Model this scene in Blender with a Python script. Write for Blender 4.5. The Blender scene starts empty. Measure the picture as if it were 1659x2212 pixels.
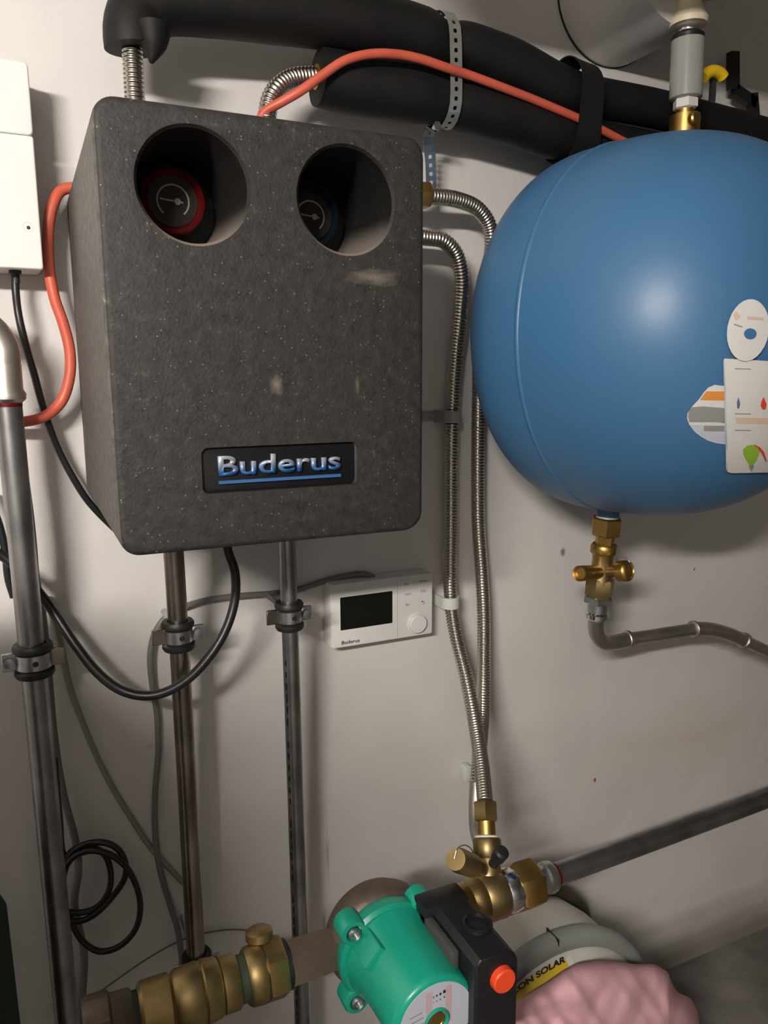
import bpy, bmesh, math, random
from mathutils import Vector, Matrix, noise
random.seed(4)
# ---------------------------------------------------------------- camera
# scene frame: X right along the back wall, Y into the wall (wall face at y = 0), Z up (floor at z = 0)
W, H = 1659.0, 2212.0
F = 1674.35
CAMY, CAMZ = -1.02, 1.19
RM = ((0.90706228, -0.07647793, 0.41399172), (0.00400363, 0.98488406, 0.17316858), (-0.42097742, -0.15541722, 0.89365737))
scene = bpy.context.scene
cam_data = bpy.data.cameras.new('camera')
cam = bpy.data.objects.new('camera', cam_data)
scene.collection.objects.link(cam)
cam_data.sensor_fit = 'HORIZONTAL'; cam_data.sensor_width = 36.0; cam_data.lens = F/W*36.0
cam_data.clip_start = 0.02
cx = Vector((RM[0][0], RM[2][0], -RM[1][0])); cy = -Vector((RM[0][1], RM[2][1], -RM[1][1])); cz = -Vector((RM[0][2], RM[2][2], -RM[1][2]))
cam.matrix_world = Matrix(((cx.x, cy.x, cz.x, 0), (cx.y, cy.y, cz.y, CAMY), (cx.z, cy.z, cz.z, CAMZ), (0, 0, 0, 1)))
scene.camera = cam
# ---------------------------------------------------------------- world, lamps, exposure
world = bpy.data.worlds.new('world'); scene.world = world; world.use_nodes = True
world.node_tree.nodes['Background'].inputs[0].default_value = (1.0, 0.95, 0.9, 1)
world.node_tree.nodes['Background'].inputs[1].default_value = 0.03
# a bare fluorescent tube hangs behind the camera's left shoulder, level and parallel to the wall
TUBE_A, TUBE_B, TUBE_R, TUBE_STRENGTH = Vector((-1.05, -1.62, 1.69)), Vector((-0.50, -1.62, 1.69)), 0.030, 430.0
scene.view_settings.view_transform = 'Standard'; scene.view_settings.look = 'None'
scene.view_settings.gamma = 1.0; scene.view_settings.use_curve_mapping = False
scene.view_settings.exposure = 0.0
# ---------------------------------------------------------------- helpers
COL = scene.collection
def V(x, d, D): return Vector((x, D+CAMY, CAMZ-d))           # right, below the lens, away from the lens plane
def P(px, py, D):                                              # a photo point taken at distance D in front of the lens plane
    a, b = (px-W/2)/F, (py-H/2)/F
    r = [RM[i][0]*a+RM[i][1]*b+RM[i][2] for i in range(3)]
    k = D/r[2]
    return V(r[0]*k, r[1]*k, D)
def mat(name, col, rough=0.5, metal=0.0, bump=0.0, bscale=60.0, var=0.0, vscale=8.0, spec=0.5, col2=None, coat=0.0, aniso=None):
    m = bpy.data.materials.new(name); m.use_nodes = True; nt = m.node_tree; b = nt.nodes['Principled BSDF']
    b.inputs['Base Color'].default_value = (*col, 1); b.inputs['Roughness'].default_value = rough; b.inputs['Metallic'].default_value = metal
    b.inputs['Specular IOR Level'].default_value = spec; b.inputs['Coat Weight'].default_value = coat
    tc = nt.nodes.new('ShaderNodeTexCoord')
    if var > 0 or col2:
        n = nt.nodes.new('ShaderNodeTexNoise'); n.inputs['Scale'].default_value = vscale; n.inputs['Detail'].default_value = 6
        nt.links.new(tc.outputs['Object'], n.inputs['Vector'])
        r = nt.nodes.new('ShaderNodeValToRGB'); r.color_ramp.elements[0].position = 0.35; r.color_ramp.elements[1].position = 0.68
        c2 = col2 or tuple(c*(1-var) for c in col)
        r.color_ramp.elements[0].color = (*c2, 1); r.color_ramp.elements[1].color = (*col, 1)
        nt.links.new(n.outputs['Fac'], r.inputs['Fac']); nt.links.new(r.outputs['Color'], b.inputs['Base Color'])
    if bump > 0:
        n2 = nt.nodes.new('ShaderNodeTexNoise'); n2.inputs['Scale'].default_value = bscale; n2.inputs['Detail'].default_value = 4
        nt.links.new(tc.outputs['Object'], n2.inputs['Vector'])
        bp = nt.nodes.new('ShaderNodeBump'); bp.inputs['Strength'].default_value = bump; bp.inputs['Distance'].default_value = 0.002
        nt.links.new(n2.outputs['Fac'], bp.inputs['Height']); nt.links.new(bp.outputs['Normal'], b.inputs['Normal'])
    return m
def prop(o, label=None, cat=None, group=None, kind=None):
    if label: o['label'] = label
    if cat: o['category'] = cat
    if group: o['group'] = group
    if kind: o['kind'] = kind
    return o
def link(name, me, parent=None):
    o = bpy.data.objects.new(name, me); COL.objects.link(o)
    if parent is not None:
        o.parent = parent
        o.matrix_parent_inverse = parent.matrix_basis.inverted()
    return o
def empty(name, loc, label, cat, group=None):
    o = bpy.data.objects.new(name, None); COL.objects.link(o); o.location = loc; o.empty_display_size = 0.02
    return prop(o, label, cat, group)
def finish(name, bm, m, parent=None, angle=40, smooth=True, label=None):
    bmesh.ops.recalc_face_normals(bm, faces=bm.faces[:])
    me = bpy.data.meshes.new(name); bm.to_mesh(me); bm.free()
    for mm in (m if isinstance(m, (list, tuple)) else [m]): me.materials.append(mm)
    me.polygons.foreach_set('use_smooth', [smooth]*len(me.polygons))
    if smooth: me.set_sharp_from_angle(angle=math.radians(angle))
    o = link(name, me, parent)
    if label: o['label'] = label
    return o
def basis(axis, up=Vector((0, 0, 1))):
    a = axis.normalized()
    if abs(a.dot(up)) > 0.95: up = Vector((0, 1, 0))
    u = up.cross(a).normalized(); v = a.cross(u)
    return a, u, v
def lathe(bm, o, axis, prof, n=32, rot=0.0, caps=True, sq=None, up=Vector((0, 0, 1))):
    """profile of (distance along the axis, radius) turned about the axis; n = 6 gives a hexagon"""
    a, u, v = basis(axis, up); rings = []
    for t, r in prof:
        ring = []
        for k in range(n):
            th = rot+2*math.pi*k/n; c, s = math.cos(th), math.sin(th)
            ring.append(bm.verts.new(o+a*t+(u*c+v*s)*max(r, 1e-5)))
        rings.append(ring)
    for A, B in zip(rings, rings[1:]):
        for k in range(n): bm.faces.new((A[k], A[(k+1) % n], B[(k+1) % n], B[k]))
    if caps:
        bm.faces.new(rings[0]); bm.faces.new(rings[-1])
    return rings
def hexnut(bm, o, axis, t0, t1, r, rot=0.3, n=6, up=Vector((0, 0, 1))):
    c = min(0.0022, (t1-t0)*0.2)
    lathe(bm, o, axis, [(t0, r*0.9), (t0+c, r), (t1-c, r), (t1, r*0.9)], n=n, rot=rot, up=up)
def path(pts, step, radii=None):
    """Catmull-Rom through the points, resampled to an even step; returns points (and radii)"""
    P_ = [pts[0]*2-pts[1]]+list(pts)+[pts[-1]*2-pts[-2]]
    dense = []; rr = []
    for i in range(len(pts)-1):
        p0, p1, p2, p3 = P_[i:i+4]
        d1 = max((p1-p0).length, 1e-6)**.5; d2 = max((p2-p1).length, 1e-6)**.5; d3 = max((p3-p2).length, 1e-6)**.5
        m1 = (p1-p0)/d1-(p2-p0)/(d1+d2)+(p2-p1)/d2; m2 = (p2-p1)/d2-(p3-p1)/(d2+d3)+(p3-p2)/d3
        m1 *= d2; m2 *= d2
        for k in range(40):
            t = k/40; t2 = t*t; t3 = t2*t
            dense.append(p1*(2*t3-3*t2+1)+m1*(t3-2*t2+t)+p2*(-2*t3+3*t2)+m2*(t3-t2))
            if radii: rr.append(radii[i]*(1-t)+radii[i+1]*t)
    dense.append(pts[-1].copy())
    if radii: rr.append(radii[-1])
    L = [0.0]
    for a, b in zip(dense, dense[1:]): L.append(L[-1]+(b-a).length)
    n = max(2, int(round(L[-1]/step))); out = []; ro = []; j = 0
    for i in range(n+1):
        s = L[-1]*i/n
        while j < len(L)-2 and L[j+1] < s: j += 1
        f = (s-L[j])/max(L[j+1]-L[j], 1e-9)
        out.append(dense[j].lerp(dense[j+1], f))
        if radii: ro.append(rr[j]*(1-f)+rr[j+1]*f)
    return (out, ro, L[-1]) if radii else (out, None, L[-1])
def sweep(bm, pts, rad, n=12, caps=True):
    """round section carried along the points; rad is a number or a list"""
    N = len(pts); R = rad if isinstance(rad, list) else [rad]*N
    t = (pts[1]-pts[0]).normalized(); _, u, v = basis(t); prev = t; rings = []
    for i in range(N):
        t = (pts[min(i+1, N-1)]-pts[max(i-1, 0)]).normalized()
        q = prev.rotation_difference(t); u = q @ u; prev = t
        u = (u-t*u.dot(t)).normalized(); v = t.cross(u)
        rings.append([bm.verts.new(pts[i]+(u*math.cos(2*math.pi*k/n)+v*math.sin(2*math.pi*k/n))*R[i]) for k in range(n)])
    for A, B in zip(rings, rings[1:]):
        for k in range(n): bm.faces.new((A[k], A[(k+1) % n], B[(k+1) % n], B[k]))
    if caps: bm.faces.new(rings[0]); bm.faces.new(rings[-1])
    return rings
def tube(name, pts, r, m, parent=None, step=0.006, n=14, label=None):
    q, _, _ = path(pts, step); bm = bmesh.new(); sweep(bm, q, r, n)
    return finish(name, bm, m, parent, 50, label=label)
def hose(name, pts, r, m, parent=None, pitch=0.0046, n=18, label=None):
    """corrugated hose: ridges of real depth along the path"""
    q, _, L = path(pts, pitch/5); R = []
    for i in range(len(q)):
        ph = (i/5.0) % 1.0
        R.append(r*(1-0.15*(0.5-0.5*math.cos(2*math.pi*ph))**1.3))
    bm = bmesh.new(); sweep(bm, q, R, n); return finish(name, bm, m, parent, 75, label=label)
def boxmesh(bm, lo, hi, bev=0.0, seg=2):
    r = bmesh.ops.create_cube(bm, size=1.0); vs = r['verts']
    for v in vs: v.co = Vector([lo[i]+(v.co[i]+0.5)*(hi[i]-lo[i]) for i in range(3)])
    if bev > 0:
        es = {e for v in vs for e in v.link_edges}
        bmesh.ops.bevel(bm, geom=list(es), offset=bev, segments=seg, profile=0.5, affect='EDGES')
def box(name, lo, hi, m, parent=None, bev=0.0, seg=2, label=None):
    bm = bmesh.new(); boxmesh(bm, lo, hi, bev, seg)
    return finish(name, bm, m, parent, 35, label=label)
def rrect(x0, x1, z0, z1, r, seg=6):
    pts = []
    for cxx, czz, a0 in ((x1-r, z1-r, 0), (x0+r, z1-r, 90), (x0+r, z0+r, 180), (x1-r, z0+r, 270)):
        for k in range(seg+1):
            a = math.radians(a0+90*k/seg); pts.append((cxx+r*math.cos(a), czz+r*math.sin(a)))
    return pts
def slab(bm, pts, y0, y1, inset=0.0, steps=1):
    """outline in X-Z, from y0 (front) to y1 (back); the front rim is rounded by inset"""
    cxm = sum(p[0] for p in pts)/len(pts); czm = sum(p[1] for p in pts)/len(pts)
    layers = []
    if inset > 0:
        for k in range(steps+1):
            a = math.pi/2*k/steps; layers.append((y0+inset*(1-math.sin(a)), inset*(1-math.cos(a))))
    else: layers.append((y0, 0.0))
    if inset > 0: layers = [(y0+inset*(1-math.cos(math.pi/2*k/steps)), inset*(1-math.sin(math.pi/2*k/steps))) for k in range(steps+1)]
    layers.append((y1, 0.0)); rings = []
    n = len(pts)
    for y, ins in layers:
        ring = []
        for i, (x, z) in enumerate(pts):
            xa, za = pts[i-1]; xb, zb = pts[(i+1) % n]
            nx, nz = (zb-za), -(xb-xa); l = math.hypot(nx, nz) or 1
            ring.append(bm.verts.new((x-nx/l*ins, y, z-nz/l*ins)))
        rings.append(ring)
    for A, B in zip(rings, rings[1:]):
        for k in range(n): bm.faces.new((A[k], A[(k+1) % n], B[(k+1) % n], B[k]))
    bm.faces.new(rings[0]); bm.faces.new(rings[-1])
def text(name, s, size, loc, rot, m, parent, extrude=0.001, bold=0.0, sx=1.0, shear=0.0, spacing=1.0, align='LEFT', bevel=0.0, label=None):
    c = bpy.data.curves.new(name+'_curve', 'FONT'); c.body = s; c.size = size; c.extrude = extrude; c.offset = bold
    c.space_character = spacing; c.align_x = align; c.shear = shear; c.bevel_depth = bevel; c.resolution_u = 4
    o = bpy.data.objects.new(name+'_tmp', c); COL.objects.link(o)
    dg = bpy.context.evaluated_depsgraph_get(); me = bpy.data.meshes.new_from_object(o.evaluated_get(dg)); me.name = name
    bpy.data.objects.remove(o); bpy.data.curves.remove(c)
    me.materials.clear(); me.materials.append(m)
    R = rot.to_4x4() if isinstance(rot, Matrix) else Matrix.Rotation(math.radians(90), 4, 'X')
    me.transform(Matrix.Translation(loc) @ R @ Matrix.Diagonal((sx, 1, 1, 1)))
    o = link(name, me, parent)
    if label: o['label'] = label
    return o
# ---------------------------------------------------------------- materials
def wall_mat():
    m = bpy.data.materials.new('painted_wall'); m.use_nodes = True; nt = m.node_tree; b = nt.nodes['Principled BSDF']; L = nt.links
    tc = nt.nodes.new('ShaderNodeTexCoord')
    n = nt.nodes.new('ShaderNodeTexNoise'); n.inputs['Scale'].default_value = 3.0; n.inputs['Detail'].default_value = 8
    L.new(tc.outputs['Object'], n.inputs['Vector'])
    r = nt.nodes.new('ShaderNodeValToRGB'); r.color_ramp.elements[0].position = 0.3; r.color_ramp.elements[1].position = 0.7
    r.color_ramp.elements[0].color = (0.60, 0.575, 0.555, 1); r.color_ramp.elements[1].color = (0.68, 0.655, 0.635, 1)
    L.new(n.outputs['Fac'], r.inputs['Fac'])
    last = r.outputs['Color']
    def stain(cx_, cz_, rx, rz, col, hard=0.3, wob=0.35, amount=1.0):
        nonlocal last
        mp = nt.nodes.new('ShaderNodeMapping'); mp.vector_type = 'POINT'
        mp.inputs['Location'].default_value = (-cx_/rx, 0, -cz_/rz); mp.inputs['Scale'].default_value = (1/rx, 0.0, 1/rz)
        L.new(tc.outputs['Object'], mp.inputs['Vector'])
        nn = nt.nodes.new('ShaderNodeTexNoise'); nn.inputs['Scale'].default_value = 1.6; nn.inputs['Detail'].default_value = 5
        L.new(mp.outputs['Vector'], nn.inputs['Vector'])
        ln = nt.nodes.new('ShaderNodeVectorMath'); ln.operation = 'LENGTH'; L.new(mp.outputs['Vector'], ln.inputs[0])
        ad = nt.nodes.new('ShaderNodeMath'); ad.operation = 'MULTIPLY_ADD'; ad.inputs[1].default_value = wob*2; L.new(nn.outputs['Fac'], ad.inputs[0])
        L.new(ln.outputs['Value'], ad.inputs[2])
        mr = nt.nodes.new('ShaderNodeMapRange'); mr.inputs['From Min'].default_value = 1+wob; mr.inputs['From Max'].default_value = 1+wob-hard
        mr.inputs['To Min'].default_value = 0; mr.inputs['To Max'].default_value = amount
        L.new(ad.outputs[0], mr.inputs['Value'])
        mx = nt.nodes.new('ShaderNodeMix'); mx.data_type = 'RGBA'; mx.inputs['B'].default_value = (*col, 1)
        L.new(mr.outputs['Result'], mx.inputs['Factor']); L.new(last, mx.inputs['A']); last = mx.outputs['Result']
    def at(px, py): q = P(px, py, 1.02); return q.x, q.z
    x, z = at(1285, 1685); stain(x, z, .0035, .0055, (0.32, 0.05, 0.04), .5)
    x, z = at(1216, 1193); stain(x, z, .006, .009, (0.16, 0.09, 0.08), .5, .5, .8)
    x, z = at(1500, 1230); stain(x, z, .003, .004, (0.3, 0.16, 0.1), .5)
    x, z = at(708, 1850); stain(x, z, .004, .05, (0.22, 0.2, 0.18), .9, .9, .6)
    x, z = at(700, 1990); stain(x, z, .003, .03, (0.22, 0.2, 0.18), .9, .9, .6)
    x, z = at(325, 1612); stain(x, z, .006, .008, (0.4, 0.27, 0.24), .9, .4, .5)
    x, z = at(1500, 1600); stain(x, z, .28, .09, (0.56, 0.49, 0.40), 1.0, .9, .5)
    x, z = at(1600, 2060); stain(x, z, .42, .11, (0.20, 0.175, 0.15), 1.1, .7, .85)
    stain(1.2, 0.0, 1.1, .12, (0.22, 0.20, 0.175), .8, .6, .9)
    x, z = at(1310, 420); stain(x, z, .004, .004, (0.3, 0.2, 0.15), .5)
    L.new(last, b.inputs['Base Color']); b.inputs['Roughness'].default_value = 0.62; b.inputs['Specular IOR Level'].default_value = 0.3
    n2 = nt.nodes.new('ShaderNodeTexNoise'); n2.inputs['Scale'].default_value = 140; n2.inputs['Detail'].default_value = 3
    n3 = nt.nodes.new('ShaderNodeTexNoise'); n3.inputs['Scale'].default_value = 9; n3.inputs['Detail'].default_value = 2
    L.new(tc.outputs['Object'], n2.inputs['Vector']); L.new(tc.outputs['Object'], n3.inputs['Vector'])
    b1 = nt.nodes.new('ShaderNodeBump'); b1.inputs['Strength'].default_value = 0.35; b1.inputs['Distance'].default_value = 0.0015
    b2 = nt.nodes.new('ShaderNodeBump'); b2.inputs['Strength'].default_value = 0.4; b2.inputs['Distance'].default_value = 0.012
    L.new(n3.outputs['Fac'], b2.inputs['Height']); L.new(n2.outputs['Fac'], b1.inputs['Height']); L.new(b2.outputs['Normal'], b1.inputs['Normal'])
    L.new(b1.outputs['Normal'], b.inputs['Normal'])
    return m
def foam_mat(kind='face'):
    """expanded polypropylene: bead pattern, pits, pale dust flecks"""
    m = bpy.data.materials.new('bead_foam_'+kind); m.use_nodes = True; nt = m.node_tree; b = nt.nodes['Principled BSDF']; L = nt.links
    tc = nt.nodes.new('ShaderNodeTexCoord')
    n = nt.nodes.new('ShaderNodeTexNoise'); n.inputs['Scale'].default_value = 90; n.inputs['Detail'].default_value = 9; n.inputs['Roughness'].default_value = 0.75
    L.new(tc.outputs['Object'], n.inputs['Vector'])
    r = nt.nodes.new('ShaderNodeValToRGB'); e = r.color_ramp.elements
    k_ = {'face': 1.0, 'lit_side': 3.6, 'bore': .28}[kind]  # same foam: left side painted paler as lit, opening walls darker as shaded
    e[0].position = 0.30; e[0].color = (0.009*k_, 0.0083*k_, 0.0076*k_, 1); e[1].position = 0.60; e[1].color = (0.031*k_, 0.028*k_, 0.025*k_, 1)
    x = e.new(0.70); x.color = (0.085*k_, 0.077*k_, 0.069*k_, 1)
    L.new(n.outputs['Fac'], r.inputs['Fac'])
    g = nt.nodes.new('ShaderNodeTexNoise'); g.inputs['Scale'].default_value = 7; g.inputs['Detail'].default_value = 4
    L.new(tc.outputs['Object'], g.inputs['Vector'])
    mx = nt.nodes.new('ShaderNodeMix'); mx.data_type = 'RGBA'; mx.blend_type = 'MULTIPLY'; mx.inputs['Factor'].default_value = 0.5
    L.new(r.outputs['Color'], mx.inputs['A']); L.new(g.outputs['Color'], mx.inputs['B'])
    # settled dust smudges on the face
    last = r.outputs['Color']
    if kind != 'bore':
        vf = nt.nodes.new('ShaderNodeTexVoronoi'); vf.inputs['Scale'].default_value = 300; L.new(tc.outputs['Object'], vf.inputs['Vector'])
        sc_ = nt.nodes.new('ShaderNodeSeparateColor'); L.new(vf.outputs['Color'], sc_.inputs[0])
        g1 = nt.nodes.new('ShaderNodeMath'); g1.operation = 'GREATER_THAN'; g1.inputs[1].default_value = .88; L.new(sc_.outputs[0], g1.inputs[0])
        g2 = nt.nodes.new('ShaderNodeMath'); g2.operation = 'LESS_THAN'; g2.inputs[1].default_value = .22; L.new(vf.outputs['Distance'], g2.inputs[0])
        g3 = nt.nodes.new('ShaderNodeMath'); g3.operation = 'MULTIPLY'; L.new(g1.outputs[0], g3.inputs[0]); L.new(g2.outputs[0], g3.inputs[1])
        g4 = nt.nodes.new('ShaderNodeMath'); g4.operation = 'MULTIPLY'; L.new(g3.outputs[0], g4.inputs[0]); L.new(sc_.outputs[1], g4.inputs[1])
        kx = nt.nodes.new('ShaderNodeMix'); kx.data_type = 'RGBA'; kx.inputs['B'].default_value = (0.22, 0.205, 0.185, 1)
        L.new(g4.outputs[0], kx.inputs['Factor']); L.new(last, kx.inputs['A']); last = kx.outputs['Result']
    def smudge(px, py, rx, rz, amt):
        nonlocal last
        q = P(px, py, .675)
        mp = nt.nodes.new('ShaderNodeMapping'); mp.inputs['Location'].default_value = (-q.x/rx, 0, -q.z/rz); mp.inputs['Scale'].default_value = (1/rx, 0, 1/rz)
        L.new(tc.outputs['Object'], mp.inputs['Vector'])
        ln = nt.nodes.new('ShaderNodeVectorMath'); ln.operation = 'LENGTH'; L.new(mp.outputs['Vector'], ln.inputs[0])
        nn = nt.nodes.new('ShaderNodeTexNoise'); nn.inputs['Scale'].default_value = 2.2; nn.inputs['Detail'].default_value = 6; L.new(mp.outputs['Vector'], nn.inputs['Vector'])
        ad = nt.nodes.new('ShaderNodeMath'); ad.operation = 'MULTIPLY_ADD'; ad.inputs[1].default_value = 1.0; L.new(nn.outputs['Fac'], ad.inputs[0]); L.new(ln.outputs['Value'], ad.inputs[2])
        mr = nt.nodes.new('ShaderNodeMapRange'); mr.inputs['From Min'].default_value = 1.35; mr.inputs['From Max'].default_value = 0.55; mr.inputs['To Max'].default_value = amt
        L.new(ad.outputs[0], mr.inputs['Value'])
        k = nt.nodes.new('ShaderNodeMix'); k.data_type = 'RGBA'; k.inputs['B'].default_value = (0.30, 0.25, 0.20, 1)
        L.new(mr.outputs['Result'], k.inputs['Factor']); L.new(last, k.inputs['A']); last = k.outputs['Result']
    if kind == 'bore':                                   # lamplight on the upward-facing floor of the openings, painted as a paler tone
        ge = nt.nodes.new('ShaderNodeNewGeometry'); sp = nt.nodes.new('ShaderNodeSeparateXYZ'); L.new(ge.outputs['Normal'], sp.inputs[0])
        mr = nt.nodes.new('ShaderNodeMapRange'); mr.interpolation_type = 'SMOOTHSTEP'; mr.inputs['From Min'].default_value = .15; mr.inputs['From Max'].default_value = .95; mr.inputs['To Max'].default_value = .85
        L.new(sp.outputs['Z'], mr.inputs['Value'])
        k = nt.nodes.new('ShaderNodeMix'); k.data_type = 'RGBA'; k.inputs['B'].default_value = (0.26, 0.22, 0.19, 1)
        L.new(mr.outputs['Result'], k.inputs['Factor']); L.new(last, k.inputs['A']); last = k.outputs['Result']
    if kind == 'face':
      smudge(808, 600, .034, .010, .45); smudge(598, 832, .008, .012, .5); smudge(772, 832, .003, .012, .3)
    elif False: smudge(808, 600, .034, .010, .7); smudge(598, 832, .008, .012, .6); smudge(772, 832, .003, .012, .35)
    L.new(last, b.inputs['Base Color']); b.inputs['Roughness'].default_value = 0.62; b.inputs['Specular IOR Level'].default_value = 0.42
    vo = nt.nodes.new('ShaderNodeTexVoronoi'); vo.inputs['Scale'].default_value = 330; L.new(tc.outputs['Object'], vo.inputs['Vector'])
    b1 = nt.nodes.new('ShaderNodeBump'); b1.inputs['Strength'].default_value = 0.30; b1.inputs['Distance'].default_value = 0.0008
    L.new(vo.outputs['Distance'], b1.inputs['Height'])
    b2 = nt.nodes.new('ShaderNodeBump'); b2.inputs['Strength'].default_value = 0.45; b2.inputs['Distance'].default_value = 0.0010
    L.new(n.outputs['Fac'], b2.inputs['Height']); L.new(b1.outputs['Normal'], b2.inputs['Normal']); L.new(b2.outputs['Normal'], b.inputs['Normal'])
    return m
M = dict(
    wall=wall_mat(), foam=foam_mat(), foam_lit_side=foam_mat('lit_side'), foam_bore=foam_mat('bore'),
    concrete=mat('concrete_floor', (0.21, 0.195, 0.175), .85, bump=.6, bscale=60, var=.5, vscale=9),
    ceiling=mat('ceiling_paint', (0.27, 0.26, 0.25), .8),
    black_foam=mat('black_tube_foam', (0.009, 0.0085, 0.008), .6, bump=.25, bscale=40, var=.3, vscale=20, spec=.3),
    tape=mat('black_tape', (0.0035, 0.0035, 0.0035), .6),
    steel=mat('pressed_steel', (0.62, 0.575, 0.52), .44, 1.0, bump=.06, bscale=30, var=.25, vscale=25),
    dark_steel=mat('tarnished_steel', (0.44, 0.43, 0.435), .36, 1.0, bump=.05, bscale=40, var=.4, vscale=18),
    brown_steel=mat('browned_steel', (0.42, 0.36, 0.31), .30, 1.0, bump=.06, bscale=40, var=.5, vscale=14),
    hose=mat('stainless_hose', (0.62, 0.57, 0.50), .26, 1.0),
    zinc=mat('zinc_plate', (0.62, 0.64, 0.65), .34, 1.0, bump=.15, bscale=120, var=.25, vscale=60),
    zinc_strap=mat('galvanised_strap', (0.50, 0.51, 0.47), .45, .75, var=.2, vscale=40),
    brass=mat('brass', (0.56, 0.36, 0.11), .40, 1.0, bump=.08, bscale=60, var=.25, vscale=30),
    old_brass=mat('weathered_brass', (0.46, 0.34, 0.15), .45, 1.0, bump=.1, bscale=60, var=.35, vscale=25),
    bronze=mat('cast_bronze', (0.17, 0.125, 0.095), .5, .45, bump=.35, bscale=120, var=.35, vscale=20),
    blue=mat('blue_enamel', (0.050, 0.155, 0.305), .42, spec=.5, bump=.05, bscale=18),
    rubber=mat('black_rubber', (0.012, 0.012, 0.012), .5),
    cable=mat('black_cable', (0.012, 0.012, 0.013), .38),
    grey_cable=mat('grey_cable', (0.17, 0.16, 0.15), .5),
    pale_cable=mat('pale_grey_cable', (0.25, 0.245, 0.20), .55),
    red=mat('red_silicone', (0.62, 0.115, 0.065), .45, var=.15, vscale=30),
    white=mat('white_plastic', (0.72, 0.70, 0.68), .38, var=.04),
    cabinet=mat('white_cabinet_plastic', (0.82, 0.81, 0.78), .4, var=.04),
    clip=mat('pale_clip_plastic', (0.60, 0.62, 0.56), .5),
    clip_dark=mat('grey_clip_plastic', (0.30, 0.29, 0.28), .5),
    screen=mat('dark_display', (0.006, 0.007, 0.005), .22),
    ink=mat('black_ink', (0.012, 0.012, 0.012), .5), grey_ink=mat('grey_ink', (0.22, 0.22, 0.23), .6),
    plate=mat('name_plate', (0.007, 0.007, 0.008), .4, spec=.3),
    red_cap=mat('dark_red_plastic', (0.085, 0.004, 0.005), .35, spec=.2), blue_cap=mat('dark_blue_plastic', (0.006, 0.012, 0.026), .35, spec=.2),
    dial=mat('gauge_dial', (0.020, 0.017, 0.015), .4, spec=.2), mark=mat('gauge_marks', (0.30, 0.265, 0.23), .6),
    green=mat('green_enamel', (0.008, 0.30, 0.20), .33, coat=.15),
    black=mat('black_plastic', (0.010, 0.010, 0.011), .38, bump=.1, bscale=150),
    grey_metal=mat('cast_aluminium', (0.10, 0.10, 0.095), .5, .5),
    orange=mat('orange_red_knob', (0.85, 0.075, 0.02), .4),
    sticker=mat('sticker_white', (0.66, 0.66, 0.64), .45), plate_lilac=mat('pump_label', (0.47, 0.49, 0.56), .35),
    pink_ink=mat('pink_print', (0.5, 0.36, 0.40), .5),
    s_orange=mat('sticker_orange', (0.72, 0.26, 0.05), .45), s_grey=mat('sticker_grey', (0.27, 0.27, 0.26), .45), s_lilac=mat('sticker_lilac', (0.50, 0.53, 0.60), .45),
    s_green=mat('sticker_green', (0.28, 0.50, 0.04), .45), s_red=mat('sticker_red', (0.70, 0.06, 0.03), .45), s_peach=mat('sticker_peach', (0.66, 0.48, 0.38), .5),
    s_blue=mat('sticker_slate', (0.10, 0.15, 0.22), .45),
    yellow=mat('yellow_label', (0.70, 0.50, 0.03), .45), yellow_lever=mat('yellow_lever', (0.85, 0.55, 0.01), .45),
    vessel_white=mat('white_enamel', (0.60, 0.585, 0.53), .42), ring=mat('grey_clamp_ring', (0.26, 0.28, 0.26), .45),
    cloth=mat('pink_cloth', (0.70, 0.40, 0.44), .95, bump=.35, bscale=300, var=.12, vscale=9, spec=.1),
    flue=mat('flue_white', (0.60, 0.58, 0.55), .6, var=.1, bump=.2, bscale=20), gap=mat('dark_gap', (0.02, 0.018, 0.015), .9),
    cream=mat('cream_plastic', (0.72, 0.64, 0.46), .45), clear=mat('clear_tube', (0.30, 0.31, 0.29), .25), chrome=mat('chrome', (0.75, 0.76, 0.78), .15, 1.0),
    tank_green=mat('tank_jacket_green', (0.018, 0.04, 0.024), .7), hair=mat('thin_grey_wire', (0.13, 0.125, 0.12), .6),
    white_strip=mat('pale_strip', (0.55, 0.52, 0.49), .6), olive=mat('dark_hose_rubber', (0.07, 0.055, 0.032), .5),
)
# gradient of the raised letters: pale at the top, blue at the foot (a print colour, in object space)
def letter_mat(z0, z1):
    m = bpy.data.materials.new('raised_letters'); m.use_nodes = True; nt = m.node_tree; b = nt.nodes['Principled BSDF']; L = nt.links
    tc = nt.nodes.new('ShaderNodeTexCoord'); sp = nt.nodes.new('ShaderNodeSeparateXYZ'); L.new(tc.outputs['Object'], sp.inputs[0])
    mr = nt.nodes.new('ShaderNodeMapRange'); mr.inputs['From Min'].default_value = z0; mr.inputs['From Max'].default_value = z1; L.new(sp.outputs['Z'], mr.inputs['Value'])
    r = nt.nodes.new('ShaderNodeValToRGB'); r.color_ramp.elements[0].color = (0.03, 0.13, 0.36, 1); r.color_ramp.elements[1].color = (0.42, 0.46, 0.50, 1); r.color_ramp.elements[0].position = .15; r.color_ramp.elements[1].position = .8
    L.new(mr.outputs['Result'], r.inputs['Fac']); L.new(r.outputs['Color'], b.inputs['Base Color']); b.inputs['Roughness'].default_value = .35; b.inputs['Metallic'].default_value = .3
    return m
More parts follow.
